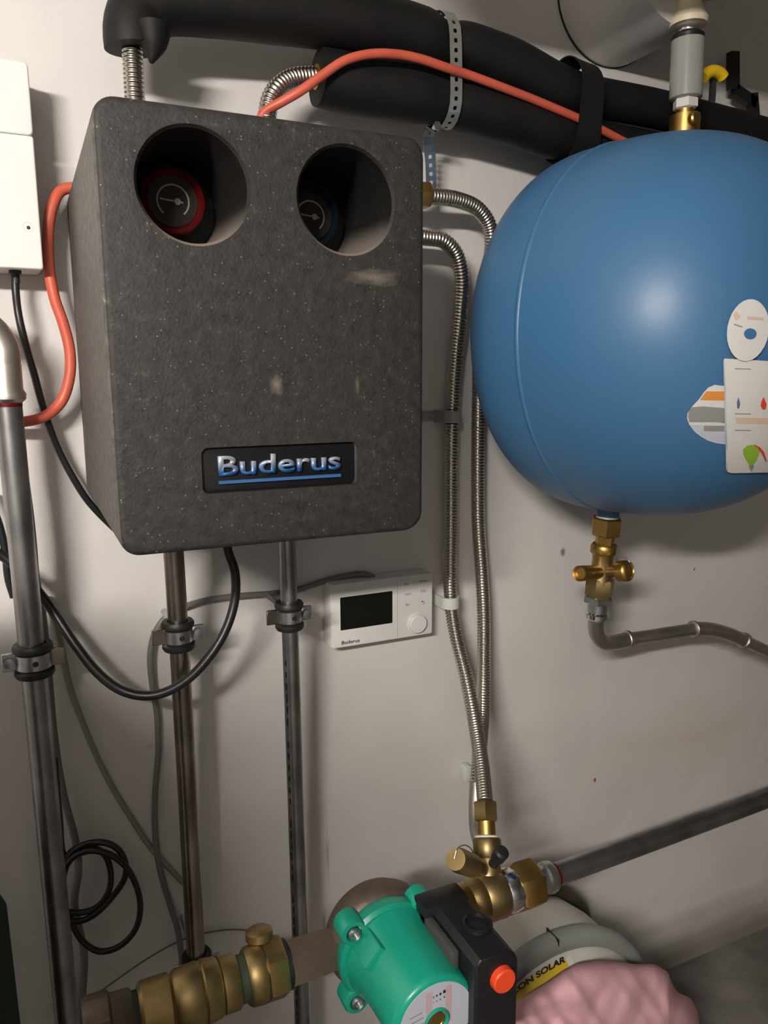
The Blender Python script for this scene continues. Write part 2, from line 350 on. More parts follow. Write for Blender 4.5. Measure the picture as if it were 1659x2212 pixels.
# ---------------------------------------------------------------- the lamp
lm_ = bpy.data.materials.new('glowing_tube'); lm_.use_nodes = True; nt_ = lm_.node_tree; nt_.nodes.clear()
em_ = nt_.nodes.new('ShaderNodeEmission'); em_.inputs['Color'].default_value = (1.0, 0.93, 0.86, 1); em_.inputs['Strength'].default_value = TUBE_STRENGTH
ou_ = nt_.nodes.new('ShaderNodeOutputMaterial'); nt_.links.new(em_.outputs[0], ou_.inputs[0])
lt_ = empty('fluorescent_lamp', (TUBE_A+TUBE_B)/2, 'bare fluorescent tube lamp behind the camera, outside the photo', 'lamp')
bm_ = bmesh.new(); lathe(bm_, TUBE_A, TUBE_B-TUBE_A, [(0, TUBE_R), ((TUBE_B-TUBE_A).length, TUBE_R)], n=10); finish('tube', bm_, lm_, lt_)
box('batten', (TUBE_A.x-.04, TUBE_A.y-.03, TUBE_A.z+.045), (TUBE_B.x+.04, TUBE_A.y+.03, TUBE_A.z+.10), mat('lamp_batten', (.6, .6, .58), .5), lt_, .003)
for x_ in (TUBE_A.x-.02, TUBE_B.x+.02): box('end_cap', (x_-.02, TUBE_A.y-.02, TUBE_A.z-.03), (x_+.019, TUBE_A.y+.02, TUBE_A.z+.046), mat('lamp_cap', (.5, .5, .48), .5), lt_, .003)
for x_ in (TUBE_A.x+.1, TUBE_B.x-.1): box('hanger', (x_-.004, TUBE_A.y-.004, TUBE_A.z+.099), (x_+.004, TUBE_A.y+.004, 2.1), mat('lamp_hanger', (.3, .3, .3), .5), lt_)
# ---------------------------------------------------------------- setting
def struct(name, lo, hi, m, **k): return prop(box(name, lo, hi, m), kind='structure')
# back wall and floor share sound surfaces; the rest of the cellar closes the room round the camera
def wall_mesh(name, lo, hi, m): return struct(name, lo, hi, m)
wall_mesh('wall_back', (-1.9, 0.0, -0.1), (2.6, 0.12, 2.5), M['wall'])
wall_mesh('floor', (-1.9, -2.9, -0.1), (2.6, 0.0, 0.0), M['concrete'])
wall_mesh('ceiling', (-1.9, -2.9, 2.1), (2.6, 0.0, 2.2), M['ceiling'])
wall_mesh('wall_left', (-2.0, -2.9, 0.0), (-1.9, 0.0, 2.1), M['ceiling'])
wall_mesh('wall_right', (2.6, -2.9, 0.0), (2.7, 0.0, 2.1), M['ceiling'])
wall_mesh('wall_front', (-1.9, -3.0, 0.0), (2.6, -2.9, 2.1), M['ceiling'])
#@@OBJECTS
UP = Vector((0, 0, 1)); RIGHT = Vector((1, 0, 0)); OUT = Vector((0, -1, 0)); DOWN = Vector((0, 0, -1))
def on(parent, name, bm, m, angle=40, label=None): return finish(name, bm, m, parent, angle, label=label)
def turned(parent, name, o, axis, prof, m, n=32, angle=40, label=None, **k):
    bm = bmesh.new(); lathe(bm, o, axis, prof, n=n, **k); return on(parent, name, bm, m, angle, label)
# ------------------------------------------------ pump station in its foam casing
BX0, BX1, BT, BB, BD = 0.0662, 0.3561, -0.2161, 0.1521, 0.675
st = empty('pump_station', V((BX0+BX1)/2, BB, 1.0), 'big charcoal foam-cased pump station with two round openings and a blue raised name', 'pump station')
bm = bmesh.new()
slab(bm, rrect(BX0, BX1, CAMZ-BB, CAMZ-BT, 0.019, 8), BD+CAMY, -0.001, 0.006, 4)
for v in bm.verts:
    v.co.x += 0.0006*noise.noise(v.co*60); v.co.z += 0.0006*noise.noise(v.co*60+Vector((9, 0, 0)))
case = finish('casing', bm, M['foam'], st, 35)
def cutter(bm):
    bmesh.ops.recalc_face_normals(bm, faces=bm.faces[:])
    me = bpy.data.meshes.new('cut'); bm.to_mesh(me); bm.free(); o = bpy.data.objects.new('cut', me); COL.objects.link(o); return o
holes = [P(419, 401, BD), P(750, 433, BD)]
cuts = []
for h in holes:
    b = bmesh.new(); lathe(b, h, Vector((0, 1, 0)), [(-0.01, 0.0475), (0.0, 0.0475), (0.0025, 0.0452), (0.012, 0.0448), (0.115, 0.0425)], n=64); cuts.append(cutter(b))
pa, pb, pc = P(434, 968, BD), P(770, 950, BD), P(440, 1068, BD)
b = bmesh.new(); slab(b, rrect(pa.x, pb.x, pc.z, pa.z, 0.006), BD+CAMY-0.01, BD+CAMY+0.006); cuts.append(cutter(b))
for c in cuts:
    md = case.modifiers.new('cut', 'BOOLEAN'); md.operation = 'DIFFERENCE'; md.object = c; md.solver = 'EXACT'
bpy.context.view_layer.update()
me = bpy.data.meshes.new_from_object(case.evaluated_get(bpy.context.evaluated_depsgraph_get()))
case.modifiers.clear(); me.name = 'casing'; case.data = me
me.polygons.foreach_set('use_smooth', [True]*len(me.polygons)); me.set_sharp_from_angle(angle=math.radians(32))
me.materials.clear()
for k_ in ('foam', 'foam_lit_side', 'foam_bore'): me.materials.append(M[k_])
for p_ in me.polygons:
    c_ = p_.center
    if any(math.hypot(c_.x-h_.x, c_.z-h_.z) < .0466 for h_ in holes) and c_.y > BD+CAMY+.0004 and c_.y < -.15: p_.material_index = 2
    elif p_.normal.x < -.75: p_.material_index = 1  # left-facing faces get the paler foam, their lamplight painted in
for c in cuts: bpy.data.objects.remove(c)
# gauges at the bottom of the two openings
for i, (h, mcap, lab, gx, gz) in enumerate(((holes[0], 'red_cap', 'dark red thermometer in the left opening', -.002, .004), (holes[1], 'blue_cap', 'dark blue thermometer in the right opening', -.005, .001))):
    c = Vector((h.x+gx, BD+CAMY+0.112, h.z+gz))
    bez = turned(st, 'thermometer', c, OUT, [(0, .030), (.026, .030), (.030, .0285), (.0315, .025), (.0285, .0235), (.027, .0225), (.0268, .0001)], M[mcap], n=48, label=lab)
    turned(bez, 'dial', c+OUT*0.0272, OUT, [(0, .0224), (.0006, .0224), (.0006, .0001)], M['dial'], n=40)
    b2 = bmesh.new(); n = 40
    for k in range(n):          # scale arc of 280 degrees
        a0, a1 = [math.radians(-50+280*q/n) for q in (k, k+1)]
        vs = [b2.verts.new(c+Vector((r*math.cos(a), -0.0284, r*math.sin(a)))) for a, r in ((a0, .0135), (a1, .0135), (a1, .0150), (a0, .0150))]
        b2.faces.new(vs)
    on(bez, 'scale_arc', b2, M['mark'])
    b2 = bmesh.new(); boxmesh(b2, (-.012, -.0006, -.0007), (.009, .0006, .0007)); lathe(b2, Vector((.004, 0, 0)), OUT, [(0, .003), (.001, .003)], n=12)
    for v in b2.verts: v.co = Matrix.Rotation(math.radians(6), 3, 'Y') @ v.co + c+OUT*0.0286
    on(bez, 'needle', b2, M['mark'])
# name plate with raised letters and a rule
pl = bmesh.new(); slab(pl, rrect(pa.x+.0006, pb.x-.0006, pc.z+.0006, pa.z-.0006, 0.0055), BD+CAMY+0.0045, BD+CAMY+0.0062, .0005, 2)
pl = finish('name_plate', pl, M['plate'], st, 40)
def fit_text(name, s, x0, x1, z0, cap, y, m, parent, extrude, bold):
    o = text(name, s, 1.0, Vector((0, 0, 0)), None, m, parent, extrude=0.0, bold=bold)
    me = o.data; xs = [v.co.x for v in me.vertices]; zs = [v.co.z for v in me.vertices]
    B = text('probe', s[0], 1.0, Vector((0, 0, 0)), None, m, None, extrude=0.0, bold=bold); zb = [v.co.z for v in B.data.vertices]; bpy.data.objects.remove(B)
    sx = (x1-x0)/(max(xs)-min(xs)); sz = cap/(max(zb)-min(zb)); xm = min(xs); zm = min(zb)
    bm = bmesh.new(); bm.from_mesh(me); g = bmesh.ops.extrude_face_region(bm, geom=bm.faces[:])
    for v in bm.verts: v.co = Vector((x0+(v.co.x-xm)*sx, y, z0+(v.co.z-zm)*sz))
    for v in g['geom']:
        if isinstance(v, bmesh.types.BMVert): v.co.y = y-extrude
    bmesh.ops.recalc_face_normals(bm, faces=bm.faces[:]); bm.to_mesh(me); bm.free(); return o
ta, tb = P(474, 1031, BD), P(738, 1012, BD)
capz = P(474, 989, BD).z-ta.z
zt = (ta.z+tb.z)/2
lm = letter_mat(zt, zt+capz)
fit_text('lettering', 'Buderus', ta.x, tb.x, zt, capz*1.02, BD+CAMY+.005, lm, pl, .0035, .016)
box('underline', (ta.x, BD+CAMY+.0015, zt-.0072), (tb.x, BD+CAMY+.005, zt-.0045), mat('underline_blue', (.035, .12, .30), .4), pl)
# ------------------------------------------------ room thermostat
tx0, tx1, tz0, tz1 = .3745, .5372, CAMZ-.3838, CAMZ-.2895; ty = -.032
th = empty('room_thermostat', Vector(((tx0+tx1)/2, 0, tz0)), 'flat white room thermostat with dark display and round dial', 'thermostat')
b = bmesh.new(); slab(b, rrect(tx0, tx1, tz0, tz1, .0035), ty, -.0008, .0015, 2); on(th, 'casing', b, M['white'])
s0, s1 = P(735, 1291, .9875), P(848, 1347, .9875); s2 = P(737, 1363, .9875)
b = bmesh.new(); slab(b, rrect(s0.x, s1.x, s2.z+.0005, s0.z-.0003, .0012), ty-.0007, ty+.001, .0004, 1); on(th, 'display', b, M['screen'])
kc = P(902, 1347, .985)
turned(th, 'dial', Vector((kc.x, ty, kc.z)), OUT, [(0, .0158), (.001, .0158), (.0012, .0142), (.006, .0140), (.0072, .0128), (.0076, .0001)], M['white'], n=40)
box('panel_seam', (P(858, 1300, .988).x, ty-.0002, tz0+.003), (P(858, 1300, .988).x+.0003, ty+.001, tz1-.003), M['grey_ink'], th)
for s, px, py, w in (('fav', 881, 1263, 14), ('menu', 913, 1256, 15), ('man', 881, 1284, 13), ('info', 913, 1278, 10), ('fav', 881, 1307, 9)):
    q = P(px, py, .988)
    text('button_label', s, .0062, Vector((q.x-w*.0004, ty-.0003, q.z-.001)), None, M['grey_ink'], th, extrude=.0001, bold=.00)
q = P(914, 1302, .988)
b = bmesh.new()
for k in range(9):
    a0, a1 = [math.radians(-120+240*t/9) for t in (k, k+1)]
    b.faces.new([b.verts.new((q.x+r*math.cos(a), ty-.0003, q.z+r*math.sin(a))) for a, r in ((a0, .0019), (a1, .0019), (a1, .0025), (a0, .0025))])
b.faces.new([b.verts.new((q.x+x, ty-.0003, q.z+z)) for x, z in ((-.0036, .0020), (-.0008, .0036), (-.0008, .0008))])
on(th, 'back_symbol', b, M['ink'])
q0, q1 = P(738, 1394, .988), P(777, 1385, .988)
fit_text('lettering', 'Buderus', q0.x, q1.x, (q0.z+q1.z)/2, .0052, ty-.0001, M['ink'], th, .0002, .016)
# ------------------------------------------------ white control cabinet at the left edge
cyf = .952+CAMY; cx0, cx1 = -.30, .0335; cz0, czs, cz1 = CAMZ+.1155, CAMZ+.2515, CAMZ+.324
cab = empty('control_cabinet', Vector((-.1, 0, cz0)), 'white plastic control cabinet with a screw hole, at the left edge', 'cabinet')
b = bmesh.new(); slab(b, rrect(cx0+.003, cx1-.0015, cz0+.0015, cz1-.0015, .004), cyf+.012, -.001); on(cab, 'casing', b, M['cabinet'])
b = bmesh.new(); slab(b, rrect(cx0, cx1, cz0, czs, .003), cyf, cyf+.0125, .002, 3); low = finish('front_cover', b, M['cabinet'], cab, 40)
b = bmesh.new(); slab(b, rrect(cx0, cx1, czs+.0007, cz1, .005), cyf+.0005, cyf+.0125, .002, 3); on(cab, 'upper_cover', b, M['cabinet'])
q = P(60, 490, .952)
sc = turned(cab, 'screw_recess', Vector((q.x, cyf+.0006, q.z)), OUT, [(0, .0056), (.0008, .0056), (.0009, .0050), (.0003, .0040), (.0002, .0001)], M['white'], n=28)
turned(sc, 'screw', Vector((q.x+.0006, cyf+.0002, q.z-.0008)), OUT, [(0, .0019), (.0006, .0019), (.0007, .0001)], M['ink'], n=16)
gl = P(33, 592, .985)
turned(cab, 'cable_gland', Vector((gl.x, gl.y, cz0)), DOWN, [(-.002, .0065), (.002, .0065), (.0022, .0045), (.012, .0042), (.013, .003)], M['rubber'], n=20)
# ------------------------------------------------ blue expansion vessel
vx, vd, vD, yaw, vR, fd, bd = .7576, -.0537, .8341, -.2745, .2410, .2571, .1420
vo = V(vx, vd, vD); vw = Vector((math.sin(yaw), math.cos(yaw), 0))     # axis, into the wall
ves = empty('expansion_vessel', vo+Vector((0, .1, -vR)), 'big round blue expansion vessel with white stickers on its front', 'expansion vessel')
prof = []
for k in range(0, 61):
    a = math.pi/2*k/60; prof.append((-fd*math.cos(a)**(2/2.605), vR*math.sin(a)**(2/2.605)))
for k in range(1, 41):
    a = math.pi/2*k/40; prof.append((bd*math.sin(a)**(2/3.127), vR*math.cos(a)**(2/3.127)))
shell = turned(ves, 'shell', vo, vw, prof, M['blue'], n=128, angle=80, caps=False)
turned(ves, 'weld_seam', vo, vw, [(-.0035, vR-.0008), (-.002, vR+.0010), (.0005, vR+.0016), (.003, vR+.0006), (.0045, vR-.0012)], M['blue'], n=128, angle=80, caps=False)
from mathutils.bvhtree import BVHTree
bpy.context.view_layer.update()
tree = BVHTree.FromPolygons([v.co.copy() for v in shell.data.vertices], [tuple(p.vertices) for p in shell.data.polygons])
EYE = Vector((0, CAMY, CAMZ))
def surf(tr, px, py, lift):
    d = (P(px, py, 1.0)-EYE).normalized(); h = tr.ray_cast(EYE, d)
    if h[0] is None: return None
    n = h[1] if h[1].dot(d) < 0 else -h[1]
    return h[0]+n*lift
def sticker(name, poly, m, parent, lift=.0008, rings=8, tr=None, label=None, th=.0006):
    tr = tr or tree
    # densify the outline
    out = []
    for (x0, y0), (x1, y1) in zip(poly, poly[1:]+poly[:1]):
        k = max(1, int(math.hypot(x1-x0, y1-y0)/9))
        out += [(x0+(x1-x0)*t/k, y0+(y1-y0)*t/k) for t in range(k)]
    cxp = sum(p[0] for p in out)/len(out); cyp = sum(p[1] for p in out)/len(out)
    bm = bmesh.new(); grid = []
    for r in range(rings+1):
        f = 1-r/rings; row = []
        for x, y in out:
            s = surf(tr, cxp+(x-cxp)*f, cyp+(y-cyp)*f, lift)
            row.append(bm.verts.new(s) if s else None)
        grid.append(row)
    n = len(out)
    for r in range(rings-1):
        for k in range(n):
            q = (grid[r][k], grid[r][(k+1) % n], grid[r+1][(k+1) % n], grid[r+1][k])
            if all(q): bm.faces.new(q)
    c = surf(tr, cxp, cyp, lift)
    if c:
        c = bm.verts.new(c)
        for k in range(n):
            if grid[rings-1][k] and grid[rings-1][(k+1) % n]: bm.faces.new((grid[rings-1][k], grid[rings-1][(k+1) % n], c))
    bmesh.ops.delete(bm, geom=[v for v in bm.verts if not v.link_faces], context='VERTS')
    return finish(name, bm, m, parent, 60, label=label)
def C5(pts): return [(1440+x/5.027, 620+y/5.027) for x, y in pts]
def oval(cx_, cy_, rx, ry, tilt=0, n=28):
    t = math.radians(tilt); return [(cx_+rx*math.cos(a)*math.cos(t)-ry*math.sin(a)*math.sin(t), cy_+rx*math.cos(a)*math.sin(t)+ry*math.sin(a)*math.cos(t)) for a in [2*math.pi*k/n for k in range(n)]]
s1 = sticker('round_sticker', C5([(640, 1075), (590, 1070), (520, 1060), (450, 1090), (400, 1145), (350, 1215), (280, 1290), (225, 1370), (222, 1430), (245, 1490), (300, 1565), (370, 1620), (450, 1665), (540, 1692), (640, 1705)]), M['sticker'], ves, .0006, label='round sticker half hidden behind the card')
sticker('orange_band', C5([(430, 1130), (640, 1130), (640, 1228), (360, 1222), (395, 1172)]), M['s_orange'], s1, .0011, 3)
sticker('grey_band', C5([(275, 1300), (400, 1292), (640, 1312), (640, 1478), (560, 1462), (245, 1462), (232, 1400), (240, 1340)]), M['s_grey'], s1, .0011, 3)
sticker('lilac_band', C5([(245, 1492), (640, 1500), (640, 1690), (540, 1677), (450, 1650), (370, 1608), (300, 1552)]), M['s_lilac'], s1, .0010, 3)
sticker('grey_lines', C5([(400, 1500), (620, 1500), (620, 1560), (400, 1555)]), M['s_grey'], s1, .0015, 2)
card = sticker('instruction_card', C5([(612, 772), (1085, 800), (1093, 830), (1122, 1990), (690, 1998), (650, 1985), (632, 1950), (600, 800)]), M['sticker'], ves, .0035, 12, label='tall white instruction card')
sticker('card_edge', C5([(600, 800), (612, 775), (650, 1970), (632, 1950)]), M['s_lilac'], card, .0042, 2)
sticker('blue_drop', C5([(755, 1180), (775, 1250), (765, 1300), (745, 1300), (740, 1240)]), M['s_blue'], card, .0044, 2)
sticker('red_drop', C5([(1020, 1180), (1055, 1260), (1045, 1310), (1015, 1315), (990, 1275), (998, 1235)]), M['s_red'], card, .0044, 2)
sticker('faint_lines', C5([(730, 1400), (1080, 1410), (1080, 1470), (735, 1465)]), M['s_peach'], card, .0039, 2)
for y in (875, 1355, 1530): sticker('print_line', C5([(720, y), (890, y+4), (890, y+14), (720, y+10)]), M['s_grey'], card, .0040, 1)
sticker('green_gauge', C5([(805, 1740), (850, 1700), (905, 1690), (960, 1720), (985, 1760), (950, 1860), (895, 1920), (850, 1870), (815, 1800)]), M['s_green'], card, .0044, 3)
sticker('gauge_pointer', C5([(865, 1905), (925, 1905), (896, 1968)]), M['s_grey'], card, .0050, 1)
sticker('red_arc', C5([(925, 1688), (985, 1715), (1030, 1770), (1062, 1870), (1048, 1870), (1015, 1782), (972, 1730), (920, 1698)]), M['s_red'], card, .0044, 1)
ov = sticker('oval_sticker', oval(1609.5, 713.5, 43.5, 66, 9), M['sticker'], ves, .0052, 6, label='white oval hang tag with a blue hole')
sticker('blue_spot', oval(1613, 721, 13, 11.5), M['blue'], ov, .0060, 2)
sticker('peach_print', C5([(690, 300), (730, 270), (770, 330), (720, 370)]), M['s_peach'], ov, .0058, 1)
sticker('peach_line', C5([(840, 322), (1010, 335), (1010, 362), (840, 352)]), M['s_peach'], ov, .0058, 1)
sticker('grey_line', C5([(700, 400), (790, 430), (790, 442), (700, 415)]), M['s_grey'], ov, .0058, 1)
nz0 = P(1314, 1085, .865)
turned(ves, 'nozzle', nz0+UP*.012, DOWN, [(0, .0165), (.028, .0165), (.034, .0155), (.036, .014)], M['blue'], n=28)
# ------------------------------------------------ brass service valve and its pipe
A = P(1312, 1117, .865); B = P(1289, 1326, .875); ax = (B-A).normalized(); LL = (B-A).length
def along(f): return A+(B-A)*f
sv = empty('service_valve', A, 'brass service valve with two side arms under the blue vessel', 'valve')
bm = bmesh.new(); hexnut(bm, A, ax, .0, .027, .0222, rot=.15); on(sv, 'union_nut', bm, M['brass'])
turned(sv, 'thread_seal', A-ax*.001, ax, [(-.002, .0150), (.001, .0168), (.002, .0168)], M['white'], n=20)
turned(sv, 'neck', A, ax, [(.026, .0135), (.044, .0135)], M['brass'], n=8)
bm = bmesh.new(); hexnut(bm, A, ax, .040, .055, .0195, rot=.5, n=8); on(sv, 'collar', bm, M['brass'])
turned(sv, 'body', A, ax, [(.054, .0165), (.060, .0150), (.085, .0155), (.094, .0185), (.10, .0185)], M['old_brass'], n=28)
bm = bmesh.new(); hexnut(bm, A, ax, .092, .120, .0212, rot=.45); on(sv, 'lower_hexagon', bm, M['old_brass'])
J = A+ax*.083
e1 = P(1251, 1239, .845); d1 = (e1-J).normalized()
turned(sv, 'drain_arm', J, d1, [(.0, .010), ((e1-J).length-.001, .0112), ((e1-J).length, .0105), ((e1-J).length-.0015, .0085), ((e1-J).length-.006, .008)], M['brass'], n=24)
e2 = P(1360, 1233, .825); d2 = (e2-J).normalized(); l2 = (e2-J).length
turned(sv, 'test_arm', J, d2, [(.0, .0085), (l2*.62, .0085), (l2*.64, .0115)], M['old_brass'], n=24)
cp = turned(sv, 'arm_cap', J, d2, [(l2*.62, .0135), (l2*.66, .0155), (l2*.9, .0155), (l2*.96, .0145), (l2, .0115), (l2-.002, .0105), (l2-.004, .004)], M['brass'], n=24)
q, _, _ = path([J+d2*l2*.45+UP*.008, J+d2*l2*.6+UP*.019, J+d2*l2*.85+UP*.019, J+d2*l2*1.0+UP*.012], .003)
bm = bmesh.new(); sweep(bm, q, .0006, 6); on(cp, 'wire_loop', bm, M['zinc'])
sp = empty('stainless_pipe', P(1300, 1390, .9), 'curved stainless pipe leading right from the brass valve', 'pipe')
K = A+ax*.120
bm = bmesh.new(); hexnut(bm, K, ax, -.001, .010, .0235, rot=.2); lathe(bm, K, ax, [(.009, .0150), (.026, .0150)], n=24); on(sp, 'adapter', bm, M['zinc'])
turned(sp, 'press_ring', K, ax, [(.024, .0150), (.027, .0178), (.033, .0178), (.036, .0145)], M['chrome'], n=28)
E0 = K+ax*.034
el = [E0, P(1287, 1345, .88), P(1289, 1368, .885), P(1304, 1387, .89), P(1330, 1387, .895), P(1357, 1381, .90)]
tube('elbow', el, .0118, M['steel'], sp, n=24)
pend = P(1357, 1381, .90); pm = P(1498, 1359, .90); pd = (pm-pend).normalized()
turned(sp, 'elbow_bead', pend, pd, [(-.006, .0118), (-.004, .0138), (.001, .0142), (.003, .0118)], M['steel'], n=28)
tube('tube', [pend-pd*.004, pm+pd*.003], .0103, M['steel'], sp, n=24)
turned(sp, 'bend_bead', pm, pd, [(-.003, .0118), (-.001, .0142), (.004, .0138), (.006, .0118)], M['steel'], n=28)
be = [pm, P(1530, 1359, .90), P(1570, 1368, .90), P(1608, 1384, .90)]
tube('bend', be, .0118, M['steel'], sp, n=24)
pe = be[-1]; pf2 = P(1730, 1440, .90)+(P(1730, 1440, .90)-pe).normalized()*.12; pf2.y = max(pf2.y, pe.y); pdd = (pf2-pe).normalized()
turned(sp, 'far_bead', pe, pdd, [(-.006, .0118), (-.004, .0138), (.001, .0142), (.003, .0118)], M['steel'], n=28)
tube('far_tube', [pe, pf2], .0103, M['steel'], sp, n=24)
# ------------------------------------------------ foam-lagged pipes along the top
def sleeve(name, pts, rad, cat, label, m='black_foam'):
    q, rr, L = path([P(a, b, d) for a, b, d in pts], .008, rad); bm = bmesh.new()
    for i in range(len(rr)): rr[i] *= 1+.02*noise.noise(q[i]*22)
    sweep(bm, q, rr, 36); return prop(finish(name, bm, M[m], None, 60), label, cat)
TUP = [(289, 106, .925), (286, 70, .925), (300, 28, .93), (350, 6, .93), (450, 8, .93), (600, 26, .93), (750, 46, .93), (850, 62, .93), (915, 80, .93), (945, 92, .93), (966, 96, .93), (1000, 100, .93), (1100, 137, .93), (1205, 190, .93), (1245, 202, .93), (1300, 213, .94), (1400, 232, .94), (1500, 255, .945), (1640, 290, .945), (1760, 322, .945), (1900, 358, .945)]
RUP = [.030, .030, .031, .032, .033, .033, .033, .033, .032, .027, .025, .028, .030, .029, .026, .026, .026, .026, .026, .026, .026]
sleeve('lagged_pipe', TUP, RUP, 'pipe', 'upper black foam-lagged pipe bending down at its left end over the pump station')
# the slanted cut collar where the upper sleeve ends over the hose
lo = [(687, 166, .94), (740, 178, .94), (800, 190, .94), (900, 204, .94), (945, 212, .94), (966, 216, .94), (1000, 224, .94), (1100, 252, .94), (1200, 288, .94), (1240, 299, .94), (1300, 312, .945), (1400, 330, .95), (1520, 350, .96), (1680, 390, .96), (1860, 436, .96)]
sl = sleeve('lagged_pipe', lo, [.0325, .034, .034, .034, .031, .030, .033, .034, .033, .029, .030, .030, .028, .028, .028], 'pipe', 'lower black foam-lagged pipe with a cut open left end and hose entering it')
# foam joint tape round both sleeves
tp = bmesh.new(); q, _, _ = path([P(1232, 150, .93), P(1240, 240, .935), P(1222, 352, .94)], .01)
def stadium(bm, c0, c1, r, axis, w, th=.001, n=14, m=None):
    """band round two parallel round bars (centres c0, c1)"""
    a = axis.normalized(); u = (c1-c0).normalized(); v = a.cross(u).normalized()
    pts = [c1+(u*math.cos(t)+v*math.sin(t))*r for t in [-math.pi/2+math.pi*k/n for k in range(n+1)]]+[c0+(u*math.cos(t)+v*math.sin(t))*r for t in [math.pi/2+math.pi*k/n for k in range(n+1)]]
    rings = []
    cen = (c0+c1)/2
    for s, o in ((-1, 0), (1, 0), (1, th), (-1, th)):
        rings.append([bm.verts.new(p+a*w*.5*s+(p-cen).normalized()*o) for p in pts])
    N = len(pts)
    for i in range(4):
        A_, B_ = rings[i], rings[(i+1) % 4]
        for k in range(N): bm.faces.new((A_[k], A_[(k+1) % N], B_[(k+1) % N], B_[k]))
    return pts
tp.free(); tp = bmesh.new()
c0, c1 = P(1240, 202, .932), P(1232, 298, .940); axp = (P(1300, 222, .935)-P(1190, 180, .93))
for off in (-.011, 0, .011):
    stadium(tp, c0+axp.normalized()*off, c1+axp.normalized()*off*1.1, .0385+.0008*random.random(), axp+Vector((0, 0, .01*off*50)), .016, .0015)
prop(on(None, 'tape_band', tp, M['tape'], 50), 'wide band of black tape round both lagged pipes', 'tape')
# perforated galvanised strap: every hole is open
def perforated(name, pts, w, wdir, m, parent=None, pitch=.0108, hole=.0026, th=.0009):
    q, _, L = path(pts, pitch); bm = bmesh.new(); n = 8
    for i in range(len(q)-1):
        a, b = q[i], q[i+1]; c = (a+b)/2; t = (b-a); tl = t.length; t.normalize()
        wd = wdir if not callable(wdir) else wdir(c)
        wd = (wd-t*wd.dot(t)).normalized()
        outer = [(-1, -1), (0, -1), (1, -1), (1, 0), (1, 1), (0, 1), (-1, 1), (-1, 0)]
        O = [bm.verts.new(c+t*x*tl/2+wd*y*w/2) for x, y in outer]
        I = []
        for x, y in outer:
            l = math.hypot(x, y); k = hole*(1.15 if x and y else 1.0); I.append(bm.verts.new(c+t*x/l*k+wd*y/l*k))
        for k in range(8): bm.faces.new((O[k], O[(k+1) % 8], I[(k+1) % 8], I[k]))
    bmesh.ops.remove_doubles(bm, verts=bm.verts[:], dist=.0004)
    bmesh.ops.recalc_face_normals(bm, faces=bm.faces[:])
    me = bpy.data.meshes.new(name); bm.to_mesh(me); bm.free(); me.materials.append(m); o = link(name, me, parent)
    md = o.modifiers.new('thickness', 'SOLIDIFY'); md.thickness = th; md.offset = 0
    return o
strap = empty('perforated_strap', P(958, 150, .9), 'galvanised perforated strap looped round the two lagged pipes', 'strap')
s0, s1 = P(955, 94, .932), P(957, 214, .940)
axs = (P(1010, 104, .93)-P(900, 76, .93)).normalized()
u = (s1-s0).normalized(); v = axs.cross(u).normalized()
if v.y > 0: v = -v
r_ = .0345; ring = []
for k in range(0, 7): t = math.radians(90-180+90*k/6); ring.append(s0+(u*math.sin(t)+v*math.cos(t))*r_)
for k in range(0, 7): t = math.radians(0+105*k/6); ring.append(s1+(u*math.sin(t)+v*math.cos(t))*r_)
perforated('loop_front', ring, .0165, axs, M['zinc_strap'], strap)
back = [ring[0]]+[s0+(u*math.sin(t)+v*math.cos(t))*r_ for t in [math.radians(-90-90*k/6) for k in range(1, 7)]]+[s1+(u*math.sin(t)+v*math.cos(t))*r_ for t in [math.radians(180-75*k/6) for k in range(7)]]
perforated('loop_back', back, .0165, axs, M['zinc_strap'], strap)
e = ring[-1]
perforated('hanging_end', [e, P(930, 280, .945), P(926, 300, .955), P(930, 350, .97), P(932, 440, .985)], .0155, RIGHT, M['zinc'], strap)
bt = P(942, 273, .925); turned(strap, 'bolt', bt, OUT, [(-.006, .003), (0, .003), (.0005, .0055), (.004, .0055)], M['zinc'], n=6)
# ------------------------------------------------ corrugated stainless hoses
h = P(288, 150, .925)
hs = empty('corrugated_hose', V(P(290, 205, .925).x, BT, .925), 'short upright corrugated hose from the station top into the upper lagging', 'hose')
hose('sleeve', [P(284, 60, .925), P(286, 110, .925), P(290, 190, .925), V(P(291, 230, .925).x, BT+.004, .925)], .0112, M['hose'], hs)
hs = empty('corrugated_hose', V(P(578, 240, .93).x, BT, .93), 'bent corrugated hose curving from the station top into the lower lagging', 'hose')
hose('sleeve', [P(715, 168, .94), P(670, 165, .938), P(630, 170, .935), P(598, 192, .93), P(580, 230, .93), V(P(578, 262, .93).x, BT+.004, .93)], .0112, M['hose'], hs)
turned(hs, 'foam_plug', P(684, 166, .94), (P(684, 166, .94)-P(720, 172, .94)), [(-.004, .0140), (.001, .0140), (.002, .0115)], M['brass'], n=20)
zA = P(930, 424, .945)
hs = empty('corrugated_hose', Vector((.36, zA.y, zA.z)), 'right-hand corrugated hose passing behind the blue vessel to the valve below', 'hose')
hose('sleeve', [Vector((.352, zA.y, zA.z)), zA, P(985, 431, .95), P(1030, 450, .955), P(1056, 485, .96), P(1062, 530, .965), P(1052, 590, .975), P(1042, 680, .985), P(1036, 760, .988), P(1034, 850, .99), P(1032, 1000, .99), P(1033, 1130, .99), P(1041, 1250, .988), P(1045, 1330, .985), P(1045, 1430, .97), P(1043, 1530, .93), P(1036, 1620, .88), P(1031, 1700, .85)], .0108, M['hose'], hs)
turned(hs, 'nut', Vector((P(918, 424, .945).x-.012, zA.y, zA.z)), RIGHT, [(0, .0155), (.003, .017), (.016, .017), (.019, .0135)], M['brass'], n=6)
